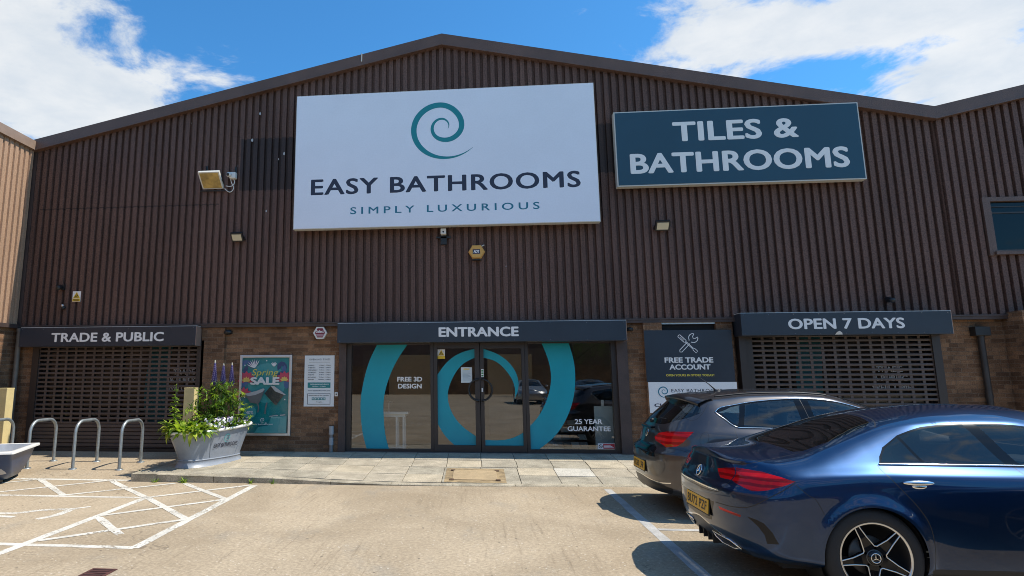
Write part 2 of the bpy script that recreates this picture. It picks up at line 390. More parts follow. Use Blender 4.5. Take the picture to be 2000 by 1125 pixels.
def fascia(xs, y0, y1, drop):
    mb = MB()
    for xa, xb in zip(xs[:-1], xs[1:]):
        za, zb = roofz(xa), roofz(xb)
        v = [(xa, y0, za-drop), (xb, y0, zb-drop), (xb, y0, zb), (xa, y0, za), (xa, y1, za-drop), (xb, y1, zb-drop), (xb, y1, zb), (xa, y1, za)]
        mb.add(v, [(0,1,2,3), (7,6,5,4), (3,2,6,7), (0,4,5,1)])
        # folded drip edge and joint
        v = [(xa, y0-0.012, za-drop), (xb, y0-0.012, zb-drop), (xb, y0-0.012, zb-drop+0.03), (xa, y0-0.012, za-drop+0.03), (xa, y0, za-drop), (xb, y0, zb-drop), (xb, y0, zb-drop+0.03), (xa, y0, za-drop+0.03)]
        mb.add(v, [(0,1,2,3), (3,2,6,7), (0,4,5,1)])
    return mb
wh = thing('warehouse', 'wide brown ribbed metal warehouse with a low gable, brick base and glazed shop entrance', 'building', (-0.4, 0, 0))
cladding(XL, XV, 2.66, 0.0).build('cladding', M_CLAD, wh)
for seg in ((XL, XAP), (XAP, XV)): fascia(seg, -0.10, 0.05, 0.255).build('fascia', M_FASC, wh)
def roof_slab(xs, name, parent):
    mb = MB()
    for xa, xb in zip(xs[:-1], xs[1:]):
        za, zb = roofz(xa)-0.02, roofz(xb)-0.02
        mb.add([(xa, 0.05, za), (xb, 0.05, zb), (xb, 34, zb), (xa, 34, za), (xa, 0.05, za-0.15), (xb, 0.05, zb-0.15), (xb, 34, zb-0.15), (xa, 34, za-0.15)], [(0,1,2,3), (7,6,5,4), (3,2,6,7)])
    return mb.build(name, M_ROOF, parent)
roof_slab([XL, XAP, XV], 'roof', wh)
# solid walls behind the sheeting, back and sides
mb = MB(); mb.box(XL, XV, 0.075, 0.2, 2.72, 6.45)
mb.add([(XL, 0.12, 6.3), (XV, 0.12, 6.3), (XV, 0.12, 6.45), (XAP, 0.12, 8.5), (XL, 0.12, 6.5)], [(0, 1, 2, 3, 4)])
mb.box(XL, XL+0.15, 0.42, 34, 0, 6.6); mb.box(XV-0.15, XV, 0.42, 34, 0, 6.6); mb.box(XL, XV, 33.85, 34, 0, 6.5)
mb.build('inner_wall', M_TRIM, wh)
mb = MB(); mb.box(XL, XV, -0.012, 0.10, 2.60, 2.66); mb.box(XL, XV, -0.03, 0.0, 2.655, 2.68); mb.build('drip_flashing', M_TRIM, wh)
mb = MB(); mb.box(XL-0.07, XL+0.05, -0.008, 0.06, 2.60, 6.52); mb.build('corner_flashing', M_TRIM, wh)
def brick(name, boxes, parent):
    for b in boxes: mb = MB(); mb.box(*b); o = mb.build(name, M_BRICK, parent)
    return o
BY = 0.08
brick('brick_wall', [(XL-.3, -9.20, BY, 0.4, 0, 2.6), (-5.06, -2.70, BY, 0.4, 0, 2.6), (2.86, 3.16, BY, 0.4, 0, 2.6), (3.16, 4.87, BY+0.06, 0.4, 0, 2.38), (8.50, XV, BY+0.05, 0.4, 0, 2.6)], wh)
brick('brick_pier', [(-5.54, -5.06, BY-0.05, 0.4, 0, 2.597)], wh)
brick('brick_pier', [(3.16, 3.50, BY-0.12, BY+0.06, 0, 2.597)], wh)
brick('brick_pier', [(4.50, 4.80, BY-0.06, BY+0.06, 0, 2.597)], wh)
brick('brick_pier', [(8.40, 8.55, BY-0.03, 0.4, 0, 2.597)], wh)
mb = MB(); mb.box(3.5, 4.5, BY+0.03, BY+0.06, 2.38, 2.59); mb.build('soffit_panel', M_DARK, wh)
mb = MB(); mb.box(3.5, 4.5, BY-0.04, BY+0.03, 2.57, 2.60); mb.build('lintel_strip', M_ALU, wh)
mb = MB(); mb.box(4.87, 4.98, -0.04, 0.30, 0, 2.6); mb.build('post', M_FRAME, wh)
# ---- shop front
GY = 0.16
def frame_obj(name, bars, parent, y0=0.10, y1=0.22, m=None):
    mb = MB()
    for x0, x1, z0, z1 in bars: mb.box(x0, x1, y0, y1, z0, z1)
    return mb.build(name, m or M_FRAME, parent)
def pane(x0, x1, z0, z1, parent, y=GY, m=None, name='pane'):
    return MB().quad((x0, y, z0), (x1, y, z0), (x1, y, z1), (x0, y, z1)).build(name, m or M_GLASS, parent)
PV = 0.165
for b in ((-2.70, -2.56), (2.66, 2.86)): mb = MB(); mb.box(*b, 0.03, 0.30, PV, 2.40); mb.build('door_surround', M_TRIM, wh)
mb = MB(); mb.box(-2.56, 2.66, 0.05, 0.34, PV-0.05, PV+0.012); mb.build('threshold', mat('threshold slab', (0.10, 0.10, 0.10), 0.8, var=0.3), wh)
f1 = frame_obj('shop_window', [(-2.56, -2.464, PV+.012, 2.30), (-0.895, -0.835, PV+.012, 2.30), (-2.464, -0.895, 2.229, 2.30), (-2.464, -0.895, PV+.012, 0.225)], wh)
pane(-2.464, -0.895, 0.225, 2.229, f1)
f4 = frame_obj('shop_window', [(0.935, 0.997, PV+.012, 2.30), (2.569, 2.66, PV+.012, 2.30), (0.997, 2.569, 2.232, 2.30), (0.997, 2.569, PV+.012, 0.236)], wh)
pane(0.997, 2.569, 0.236, 2.232, f4)
d1 = frame_obj('entrance_door', [(-0.830, -0.760, PV+.02, 2.25), (-0.031, 0.062, PV+.02, 2.25), (-0.760, -0.031, 2.152, 2.25), (-0.760, -0.031, PV+.02, 0.303)], wh, 0.09, 0.20)
pane(-0.760, -0.031, 0.303, 2.152, d1)
d2 = frame_obj('entrance_door', [(0.074, 0.144, PV+.02, 2.25), (0.872, 0.930, PV+.02, 2.25), (0.144, 0.872, 2.145, 2.25), (0.144, 0.872, PV+.02, 0.299)], wh, 0.09, 0.20)
pane(0.144, 0.872, 0.299, 2.145, d2)
frame_obj('door_head', [(-0.835, 0.935, 2.255, 2.32)], wh)
VY = GY-0.006
def poly(pts, m, name, parent, y=VY, th=0.0):
    mb = MB(); mb.flat(pts, (0, y, 0), XA, ZA); return mb.build(name, m, parent)
o1 = spline2([(-1.963, 2.229), (-2.097, 1.949), (-2.218, 1.542), (-2.280, 1.139), (-2.273, 0.819), (-2.217, 0.444), (-2.154, 0.226)])
i1 = spline2([(-1.353, 2.229), (-1.556, 1.925), (-1.731, 1.541), (-1.822, 1.139), (-1.820, 0.821), (-1.778, 0.446), (-1.716, 0.226)])
mb = MB(); band(mb, o1, i1, VY); mb.build('vinyl_swirl', M_TEAL, f1)
poly(spline2([(-0.031, 2.135), (-0.344, 2.040), (-0.590, 1.859), (-0.760, 1.639)])+[(-0.760, 0.70)]+spline2([(-0.755, 0.686), (-0.62, 0.47), (-0.449, 0.305)], 8)+[(-0.031, 0.305)]
     + spline2([(-0.034, 0.472), (-0.323, 0.688), (-0.500, 0.943), (-0.563, 1.259), (-0.451, 1.598), (-0.265, 1.838), (-0.031, 1.963)]), M_TEAL, 'vinyl_swirl', d1)
mb = MB(); band(mb, spline2([(0.144, 2.134), (0.408, 2.035), (0.644, 1.853), (0.777, 1.633), (0.807, 1.435), (0.745, 1.219), (0.645, 1.033)], 30),
     spline2([(0.144, 1.962), (0.365, 1.895), (0.580, 1.704), (0.703, 1.495), (0.737, 1.297), (0.715, 1.16), (0.645, 1.033)], 30), VY)
band(mb, spline2([(0.146, 0.403), (0.368, 0.397), (0.624, 0.431), (0.868, 0.539)], 14), [(0.146+0.722*i/13, 0.301) for i in range(14)], VY); mb.build('vinyl_swirl', M_TEAL, d2)
mb = MB(); ro = spline2([(1.789, 2.23), (1.865, 1.926), (1.883, 1.531), (1.821, 1.141), (1.669, 0.773), (1.424, 0.446), (1.154, 0.238)])
ri = spline2([(1.274, 2.23), (1.382, 1.929), (1.426, 1.533), (1.356, 1.219), (1.228, 0.946), (1.10, 0.77), (0.999, 0.665)])
poly(ro+[(0.999, 0.238)]+ri[::-1], M_TEAL, 'vinyl_swirl', f4)
text('lettering', 'FREE 3D', -1.555, -1.062, 1.507, 1.600, VY, M_LETW, f1, 0.03); text('lettering', 'DESIGN', -1.540, -1.072, 1.372, 1.465, VY, M_LETW, f1, 0.03)
text('lettering', '25 YEAR', 1.84, 2.35, 0.705, 0.797, VY, M_LETW, f4, 0.02); text('lettering', 'GUARANTEE', 1.70, 2.50, 0.574, 0.664, VY, M_LETW, f4, 0.02)
for dr, s, xc in ((d1, -1, 0.045), (d2, 1, 0.092)):          # two half-ring pulls
    mb = MB(); pts = [(xc+s*0.200*math.sin(t), 0.045, 1.344+0.205*math.cos(t)) for t in np.linspace(0.06, math.pi-0.06, 20)]
    mb.tube([(pts[0][0], 0.095, pts[0][2])]+pts+[(pts[-1][0], 0.095, pts[-1][2])], 0.017, 10); mb.build('handle', M_BLACK, dr)
mb = MB(); mb.box(-0.755, -0.61, VY-0.003, VY-0.001, 1.945, 2.13); mb.m = 1; mb.box(-0.755, -0.61, VY-0.005, VY-0.003, 1.945, 2.00)
mb.flat([(-0.745, 2.01), (-0.62, 2.01), (-0.6825, 2.12)], (0, VY-0.006, 0), XA, ZA); mb.m = 2; mb.flat([(-0.725, 2.02), (-0.64, 2.02), (-0.6825, 2.095)], (0, VY-0.007, 0), XA, ZA)
mb.m = 1; mb.flat([(-0.71, 2.026), (-0.655, 2.026), (-0.6825, 2.075)], (0, VY-0.008, 0), XA, ZA); mb.m = 2; mb.box(-0.70, -0.665, VY-0.010, VY-0.009, 2.034, 2.048)
mb.build('warning_sticker', [M_WHITE, M_YEL, M_BLACK], d1)
mb = MB(); mb.box(-0.300, -0.085, VY-0.004, VY-0.001, 1.482, 1.78); mb.m = 1
for k in range(9): mb.box(-0.27, -0.115-0.02*(k % 3), VY-0.006, VY-0.004, 1.53+k*0.022, 1.536+k*0.022)
mb.m = 2; mb.box(-0.25, -0.135, VY-0.006, VY-0.004, 1.735, 1.755)
mb.build('paper_notice', [mat('notice paper', (0.62, 0.70, 0.72), 0.7), mat('print grey', (0.25, 0.36, 0.42), 0.6), M_YEL], d1)
mb = MB(); mb.box(0.090, 0.140, 0.085, 0.090, 1.59, 1.74); mb.m = 1
for k in range(3): mb.box(0.096, 0.134, 0.082, 0.085, 1.605+k*0.045, 1.632+k*0.045)
mb.build('green_sticker', [M_WHITE, mat('sticker green', (0.02, 0.22, 0.04), 0.5)], d2)
mb = MB(); mb.bbox(0.092, 0.122, 0.06, 0.09, 1.305, 1.382, 0.006); mb.build('lock', M_WPL, d2)
mb = MB(); mb.box(2.25, 2.56, VY-0.003, VY-0.001, 0.25, 0.352); mb.m = 1; mb.box(2.345, 2.555, VY-0.005, VY-0.003, 0.256, 0.346); mb.m = 2
mb.lathe([(0.036, 0), (0.026, 0)], (2.297, VY-0.006, 0.30), YA, 20); mb.obox((2.297, VY-0.007, 0.30), (0.026, 0, -0.02), (0, 0.001, 0), (0.003, 0, 0.004)); mb.m = 0
for k in range(3): mb.box(2.36, 2.54-0.03*k, VY-0.007, VY-0.005, 0.27+0.023*k, 0.280+0.023*k)
mb.build('no_smoking_sticker', [M_WHITE, mat('sticker red', (0.42, 0.02, 0.035), 0.5), M_BLACK], f4)
# ---- interior
mb = MB(); mb.box(-4.9, 4.7, 0.42, 7, 0.10, 0.165); mb.m = 1; mb.box(-4.9, 4.7, 7, 7.1, 0.1, 2.75); mb.box(-5.0, -4.9, 0.42, 7.1, 0.1, 2.75); mb.box(4.7, 4.8, 0.42, 7.1, 0.1, 2.75)
mb.m = 2; mb.box(-5, 4.8, 0.42, 7.1, 2.75, 2.8); mb.m = 1; mb.box(-2.6, -2.4, 2.2, 5, 0.165, 2.2); mb.box(0.3, 2.0, 4.0, 4.1, 0.165, 2.3)
mb.build('showroom', [mat('showroom floor', (0.11, 0.10, 0.09), 0.35, var=0.2), mat('showroom wall', (0.16, 0.16, 0.165), 0.7, var=0.25, vscale=0.8), mat('showroom ceiling', (0.4, 0.4, 0.4), 0.8)], wh)
# ---- roller shutters
M_DGL = glassmat('display glass', (0.75, 0.8, 0.78), 1.5)
def shutter(x0, x1, zt, zp, zb, band_x, txt):
    fr = frame_obj('roller_shutter', [], wh) if False else None
    mb = MB(); y0, y1 = 0.055, 0.078; cols = int(round((x1-x0)/0.204)); cw = (x1-x0)/cols; rows = int((zt-zp)/0.0885); rh = (zt-zp)/rows
    for r in range(rows+1):
        zc = zp+r*rh; mb.add([(x0, y0+.006, zc-.022), (x1, y0+.006, zc-.022), (x1, y0, zc-.012), (x0, y0, zc-.012), (x1, y0, zc+.012), (x0, y0, zc+.012), (x1, y0+.006, zc+.022), (x0, y0+.006, zc+.022),
            (x0, y1, zc-.022), (x1, y1, zc-.022), (x1, y1, zc+.022), (x0, y1, zc+.022)], [(0,1,2,3), (3,2,4,5), (5,4,6,7), (8,9,1,0), (7,6,10,11), (11,10,9,8)])
    for c in range(cols+1):
        xc = x0+c*cw
        for r in range(rows): mb.box(xc-0.024, xc+0.024, y0+0.004, y1-0.004, zp+r*rh+0.022, zp+(r+1)*rh-0.022)
    z = zp-0.022
    while z > zb+0.02:                                         # plain slats below
        z2 = max(zb, z-0.075); mb.add([(x0, y1, z2), (x1, y1, z2), (x1, y0, z2+0.012), (x0, y0, z2+0.012), (x1, y0, z-0.012), (x0, y0, z-0.012), (x1, y1, z), (x0, y1, z)], [(0,1,2,3), (3,2,4,5), (5,4,6,7)]); z = z2
    sh = mb.build('roller_shutter', mat('brown shutter slat', (0.085, 0.060, 0.051), 0.5, var=0.15, vscale=2, grain=0.2), wh)
    for xa, xb in ((x0-0.13, x0+0.01), (x1-0.01, x1+0.13)):
        g = MB(); g.box(xa, xb, 0.03, 0.30, zb-0.05, zt+0.1); g.build('guide_rail', M_FRAME, sh)
    g = MB(); g.box(x0, x1, 0.045, 0.085, zb-0.07, zb); g.build('bottom_bar', M_FRAME, sh)
    wv = frame_obj('display_window', [(x0-.05, x0+0.05, 0.1, zt+.1), (x1-0.05, x1+.05, 0.1, zt+.1), (x0+.05, x1-.05, zt, zt+.1), (x0+.05, x1-.05, 0.1, 0.45), ((x0+x1)/2-.04, (x0+x1)/2+.04, .45, zt)], wh, 0.20, 0.28)
    pane(x0+0.05, x1-0.05, 0.45, zt, wv, 0.25, M_DGL)
    M_TEALSHADE = mat('teal vinyl shade tone', (0.0, 0.10, 0.12), 0.5); oo = spline2([(band_x-0.15, zt), (band_x-0.25, 1.5), (band_x-0.22, 0.9), (band_x-0.08, 0.46)]); ii = [(x+0.46, z) for x, z in oo]  # darker copy of the teal: shade behind the slats put into its colour
    b2 = MB(); band(b2, oo, ii, 0.244); b2.build('vinyl_swirl', M_TEALSHADE, wv)
    for k, (s, hw) in enumerate((('TRADE', 0.23), ('& PUBLIC', 0.30), ('WELCOME', 0.34))): text('lettering', s, txt-hw, txt+hw, 1.66-0.165*k, 1.765-0.165*k, 0.243, M_LETW, wv, 0.02)
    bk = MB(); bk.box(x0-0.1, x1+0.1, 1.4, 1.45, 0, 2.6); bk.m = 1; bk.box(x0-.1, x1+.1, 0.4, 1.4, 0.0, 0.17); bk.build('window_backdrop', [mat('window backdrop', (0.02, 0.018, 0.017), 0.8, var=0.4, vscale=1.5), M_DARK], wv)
    return sh
shutter(-9.05, -5.62, 2.24, 0.70, 0.20, -6.55, -5.98)
shutter(5.12, 8.27, 2.33, 0.72, 0.20, 6.20, 7.60)
for b in ((-9.2, -5.5, 0.28, 0.40, 0, 0.12), (5.0, 8.4, 0.28, 0.4, 0, 0.12)): mb = MB(); mb.box(*b); mb.build('plinth', M_TRIM, wh)
for b in ((-9.2, -5.5, 0.09, 0.4, 2.34, 2.6), (4.98, 8.4, 0.09, 0.4, 2.43, 2.6), (-2.7, 2.86, 0.09, 0.4, 2.40, 2.6)): mb = MB(); mb.box(*b); mb.build('lintel', M_TRIM, wh)
# paint flakes and residue of old fixings
random.seed(4)
for x, z, s in ((-4.637, 6.559, .05), (-3.936, 6.237, .045), (-4.05, 6.12, .02), (-4.279, 5.004, .035), (-4.491, 7.150, .04), (-6.0, 7.0, .012), (0.62, 3.74, .018), (-4.93, 6.0, .015)):
    pts = [(x+s*random.uniform(.6, 1)*math.cos(a)*0.6, z+s*random.uniform(.6, 1.2)*math.sin(a)) for a in np.linspace(0, 2*math.pi, 8)[:-1]]; mb = MB(); mb.flat(pts, (0, -0.004, 0), XA, ZA); mb.build('sealant_patch', mat('old sealant', (0.42, 0.44, 0.45), 0.7), wh)
mb = MB(); zj = roofz(-2.288); mb.box(-2.30, -2.278, -0.118, -0.10, zj-0.17, zj+0.01); mb.build('fascia_joint', M_ALUW, wh)
# ---- adjoining bay on the right
wh2 = thing('warehouse', 'second brown ribbed bay beyond the roof valley, with an upper window and brick corner pier', 'building', (18, 0, 0))
W0, W1, WZ0, WZ1 = 9.55, 11.4, 3.86, 4.78
cladding(XV+0.001, XE, 2.66, 0.0, [(W0, W1, WZ0-0.05, WZ1+0.05)]).build('cladding', M_CLAD, wh2)
[fascia(seg, -0.10, 0.05, 0.255).build('fascia', M_FASC, wh2) for seg in ((XV, XA2), (XA2, XE))]; roof_slab([XV, XA2, XE], 'roof', wh2)
mb = MB()
for b in ((XV, W0-.2, .075, .2, 2.72, 6.4), (W1, XE, .075, .2, 2.72, 6.4), (W0-.2, W1, .075, .2, 2.72, WZ0-.05), (W0-.2, W1, .075, .2, WZ1+.05, 6.4), (XE-.2, XE, .2, 34, 0, 6.4)): mb.box(*b)
mb.add([(XV, .12, 6.3), (XE, .12, 6.3), (XE, .12, 6.4), (XA2, .12, 8.5), (XV, .12, 6.5)], [(0, 1, 2, 3, 4)]); mb.build('inner_wall', M_TRIM, wh2)
mb = MB(); mb.box(XV+.001, XE, -0.012, 0.10, 2.60, 2.66); mb.box(XV+.001, XE, -0.03, 0.0, 2.655, 2.68); mb.build('drip_flashing', M_TRIM, wh2)
brick('brick_wall', [(XV, XE, BY+0.05, 0.4, 0, 2.6)], wh2); brick('brick_pier', [(9.56, 10.6, BY-0.40, BY+0.05, 0, 2.72)], wh2)
wf = frame_obj('window', [(W0-0.13, W0, WZ0-.10, WZ1+.08), (W1, W1+.06, WZ0-.1, WZ1+.08), (W0, W1, WZ1, WZ1+.08), (W0, W1, WZ0-.03, WZ0)], wh2, -0.03, 0.08, M_FASC)
mb = MB(); mb.box(W0-.05, W1, -0.07, 0.06, WZ0-.09, WZ0-.03); mb.build('sill', M_FASC, wf)
pane(W0, W1, WZ0, WZ1, wf, 0.05, M_WINGL)
mb = MB(); mb.box(W0, W1, 0.03, 0.05, WZ1-0.22, WZ1-0.195); mb.box(W0, W1, 0.03, 0.05, WZ1-0.10, WZ1-0.085); mb.build('glazing_bar', M_FRAME, wf)
mb = MB(); mb.box(W0-.1, W1, 0.6, 0.65, WZ0-.1, WZ1+.1); mb.build('blind', M_DARK, wf)
def downpipe(name, x, y, z0, z1, parent, m=None):
    mb = MB(); mb.tube([(x, y, z1), (x, y, z0)], 0.05, 12)
    for z in (z1-0.02, (z0+z1)/2): mb.tube([(x, y, z), (x, y, z-0.05)], 0.058, 12)
    return mb.build(name, m, parent)
downpipe('downpipe', 9.11, 0.06, 0.15, 2.35, wh2, M_SHADEPIPE)
mb = MB(); mb.bbox(8.98, 9.24, -0.02, 0.13, 2.30, 2.46, 0.01); mb.build('hopper', M_BLACK, wh2)
# ---- neighbouring building on the left, its wall running towards the camera
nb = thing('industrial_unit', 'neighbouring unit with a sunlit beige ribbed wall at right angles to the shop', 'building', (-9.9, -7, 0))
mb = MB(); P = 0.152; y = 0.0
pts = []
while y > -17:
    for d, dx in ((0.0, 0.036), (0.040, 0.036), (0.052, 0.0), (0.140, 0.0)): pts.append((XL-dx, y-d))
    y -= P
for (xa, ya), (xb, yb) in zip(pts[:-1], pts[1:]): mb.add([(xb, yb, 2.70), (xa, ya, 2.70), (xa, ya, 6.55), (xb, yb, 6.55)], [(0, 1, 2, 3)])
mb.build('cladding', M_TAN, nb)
mb = MB(); mb.box(XL-0.15, XL+0.06, -17, -0.10, 6.50, 6.70); mb.build('fascia', mat('tan fascia', (0.27, 0.185, 0.135), 0.5, var=0.1), nb)
mb = MB(); mb.box(XL-0.05, XL+0.035, -17, -0.01, 2.62, 2.70); mb.build('drip_flashing', M_TRIM, nb)
brick('brick_wall', [(XL-0.35, XL-0.05, -17, 0.079, 0, 2.62)], nb)
mb = MB(); mb.box(XL-0.34, XL-0.045, -16.9, 0, 2.64, 6.5); mb.build('inner_wall', M_TRIM, nb)
mb = MB(); mb.box(-24, XL-0.15, -17, 20, 6.55, 6.65); mb.build('roof', M_ROOF, nb)
downpipe('downpipe', XL+0.08, -0.06, 0.14, 2.62, nb, M_TANPIPE)
# ---------------------------------------------------------------- ground
def groundmat():
    m = bpy.data.materials.new('brushed concrete'); m.use_nodes = True; t = m.node_tree; b = t.nodes['Principled BSDF']
    b.inputs['Roughness'].default_value = 0.85; b.inputs['Specular IOR Level'].default_value = 0.25
    oc = N(t, 'ShaderNodeTexCoord').outputs['Object']
    big = ramp(t, noise(t, oc, 0.55, 6, 0.62, 0.6), 0.3, 0.7)
    c = mixc(t, big, (0.330, 0.262, 0.178), (0.450, 0.365, 0.256))
    st = ramp(t, noise(t, mapping(t, oc, (1.5, 0.8, 1), loc=(5, 2, 0)), 1.0, 7, 0.7), 0.52, 0.72)      # grey stains
    c = mixc(t, math_(t, 'MULTIPLY', st, 0.45), c, (0.27, 0.25, 0.21))
    gr = noise(t, mapping(t, oc, (15, 0.7, 1)), 1.0, 7, 0.78, 0.3)                                       # broom marks towards the shop
    amt = ramp(t, noise(t, mapping(t, oc, (0.8, 0.5, 1), loc=(1, 7, 0)), 1.0, 3), 0.38, 0.62)
    c = mixc(t, math_(t, 'MULTIPLY', ramp(t, gr, 0.52, 0.70), math_(t, 'ADD', math_(t, 'MULTIPLY', amt, 0.55), 0.12)), c, (0.19, 0.145, 0.095))
    fi = ramp(t, noise(t, oc, 30, 6, 0.82), 0.30, 0.70)
    c = mixc(t, 1.0, c, mixc(t, fi, (0.70,)*3, (1.26,)*3), 'MULTIPLY')
    vo = N(t, 'ShaderNodeTexVoronoi', feature='F1'); vo.inputs['Scale'].default_value = 9; t.links.new(oc, vo.inputs['Vector'])
    sel = math_(t, 'GREATER_THAN', noise(t, mapping(t, oc, loc=(9, 3, 0)), 6.0, 2), 0.56)
    pit = math_(t, 'MULTIPLY', math_(t, 'LESS_THAN', vo.outputs['Distance'], 0.12), sel)
    c = mixc(t, math_(t, 'MULTIPLY', pit, 0.7), c, (0.085, 0.07, 0.055))
    v2 = N(t, 'ShaderNodeTexVoronoi', feature='F1'); v2.inputs['Scale'].default_value = 15; t.links.new(mapping(t, oc, loc=(4.3, 1.1, 0)), v2.inputs['Vector'])
    c = mixc(t, math_(t, 'MULTIPLY', math_(t, 'LESS_THAN', v2.outputs['Distance'], 0.12), 0.6), c, (0.66, 0.60, 0.50))
    oil = math_(t, 'MULTIPLY', ramp(t, noise(t, mapping(t, oc, (0.9, 0.9, 1), loc=(2.7, 8.1, 0)), 1.6, 8, 0.75), 0.63, 0.78), 0.6)
    c = mixc(t, oil, c, (0.16, 0.14, 0.11))
    v3 = N(t, 'ShaderNodeTexVoronoi', feature='DISTANCE_TO_EDGE'); v3.inputs['Scale'].default_value = 0.33       # hairline cracks
    wp = N(t, 'ShaderNodeVectorMath', operation='ADD'); t.links.new(oc, wp.inputs[0]); nz = N(t, 'ShaderNodeTexNoise'); nz.inputs['Scale'].default_value = 2.2; nz.inputs['Detail'].default_value = 6
    t.links.new(oc, nz.inputs['Vector']); t.links.new(nz.outputs['Color'], wp.inputs[1]); t.links.new(wp.outputs[0], v3.inputs['Vector'])
    crk = math_(t, 'MULTIPLY', math_(t, 'LESS_THAN', v3.outputs['Distance'], 0.0035), math_(t, 'GREATER_THAN', noise(t, oc, 0.7, 2), 0.57))
    c = mixc(t, math_(t, 'MULTIPLY', crk, 0.45), c, (0.10, 0.08, 0.06))
    t.links.new(c, b.inputs['Base Color'])
    bn = N(t, 'ShaderNodeBump'); bn.inputs['Strength'].default_value = 0.55; bn.inputs['Distance'].default_value = 0.006
    h = math_(t, 'ADD', math_(t, 'MULTIPLY', gr, math_(t, 'ADD', amt, 0.2)), math_(t, 'MULTIPLY', noise(t, oc, 70, 4, 0.7), 0.6))
    t.links.new(h, bn.inputs['Height']); t.links.new(bn.outputs[0], b.inputs['Normal']); return m
M_CONC = groundmat()
def gz(x, y):
    """car park level: flat, rising gently to the foot of the shop wall"""
    return 0.0 if y < -2.62 else 0.14*min(1, (y+2.62)/2.62)
mb = MB()
ys = [-400, -60, -20, -2.62, -1.3, 0.0, 0.45]
for ya, yb in zip(ys[:-1], ys[1:]): mb.quad((-400, ya, gz(0, ya)), (400, ya, gz(0, ya)), (400, yb, gz(0, yb)), (-400, yb, gz(0, yb)))
mb.quad((-400, 0.45, 0.14), (400, 0.45, 0.14), (400, 400, 0.1), (-400, 400, 0.1))
tag(mb.build('car_park', M_CONC), kind='structure')
# pavement: kerb edge flush in front of the doors, raised at the left end
KX = [-4.95, -4.3, -3.4, -2.6, -1.8, -0.6, 0.5, 1.8, 5.0, 14.0]; KY = [-2.60, -2.62, -2.60, -2.615, -2.66, -2.64, -2.60, -2.54, -2.54, -2.54]; KZ = [0.115, 0.105, 0.09, 0.062, 0.030, 0.014, 0.012, 0.012, 0.012, 0.012]
kz, ky = pchip(KX, KZ), pchip(KX, KY)
def pz(x, y):
    k = float(ky(x)); a = min(1, max(0, (y-k)/(0.0-k))); return float(kz(x))*(1-a)+0.165*a
def slabmat(name, c, v):
    m = mat(name, c, 0.85, var=v, vscale=3.5, grain=0.28, gscale=75, bump=0.35, bscale=60, spec=0.25); return m
M_SL = [slabmat('paving slab', (0.405, 0.355, 0.270), 0.18), slabmat('paving slab worn', (0.345, 0.310, 0.240), 0.22), slabmat('paving slab buff', (0.440, 0.380, 0.280), 0.16), slabmat('paving slab pale', (0.52, 0.49, 0.42), 0.1)]
M_BED = mat('joint sand', (0.10, 0.085, 0.06), 0.9, var=0.4, vscale=12, grain=0.3)
mb = MB()
xs = np.arange(-5.36, 14.1, 0.3)
for xa, xb in zip(xs[:-1], xs[1:]):
    for a0, a1 in ((0.0, 0.5), (0.5, 1.0)):
        def pt(x, a): y = float(ky(x))*(1-a)+0.10*a; return (x, y, pz(x, y)-0.012)
        mb.quad(pt(xa, a0), pt(xb, a0), pt(xb, a1), pt(xa, a1))
tag(mb.build('pavement_bed', M_BED), kind='structure')
mb = MB(); random.seed(11); rows = [(-2.47, -1.90), (-1.89, -1.29), (-1.28, -0.68), (-0.67, -0.30), (-0.29, 0.085)]
for r, (ya, yb) in enumerate(rows):
    x = -5.36+(0.0, 0.0, 0.02, 0.31, 0.31)[r]-0.3*(r > 2)
    while x < 14:
        xb = x+0.60
        if not (r < 2 and x < 0.30 and xb > -0.40 and False):
            k = random.choice((0, 0, 0, 1, 1, 2)); 
            if r == 1 and x < 1.6 < xb: k = 3
            mb.m = k; j = random.uniform(-0.003, 0.003); g = 0.005; n = len(mb.v)
            P4 = [(x+g, ya+g), (xb-g, ya+g), (xb-g, yb-g), (x+g, yb-g)]
            top = [(px, py, pz(px, py)+j) for px, py in P4]; bot = [(px, py, pz(px, py)-0.03) for px, py in P4]
            ins = [(px+(0.004 if i in (0, 3) else -0.004), py+(0.004 if i < 2 else -0.004), pz(px, py)+j+0.002) for i, (px, py) in enumerate(P4)]
            mb.add(bot+top+ins, [(0,1,5,4), (1,2,6,5), (2,3,7,6), (3,0,4,7), (4,5,9,8), (5,6,10,9), (6,7,11,10), (7,4,8,11), (8,9,10,11)])
        x = xb
tag(mb.build('pavement', M_SL), kind='structure')
M_KERB = slabmat('kerb concrete', (0.38, 0.335, 0.25), 0.3)
mb = MB(); x = -4.98
while x < 13.9:                                               # kerb stones
    xb = x+0.92; g = 0.004; P = []
    for xx in (x+g, xb-g):
        y0 = float(ky(xx)); z = float(kz(xx))+0.004
        P += [(xx, y0, -0.06), (xx, y0, z-0.012), (xx, y0+0.014, z), (xx, y0+0.125, pz(xx, y0+0.125)+0.003), (xx, y0+0.125, -0.06)]
    mb.add(P, [(0,5,6,1), (1,6,7,2), (2,7,8,3), (0,1,2,3,4), (9,8,7,6,5), (3,8,9,4)]); x = xb
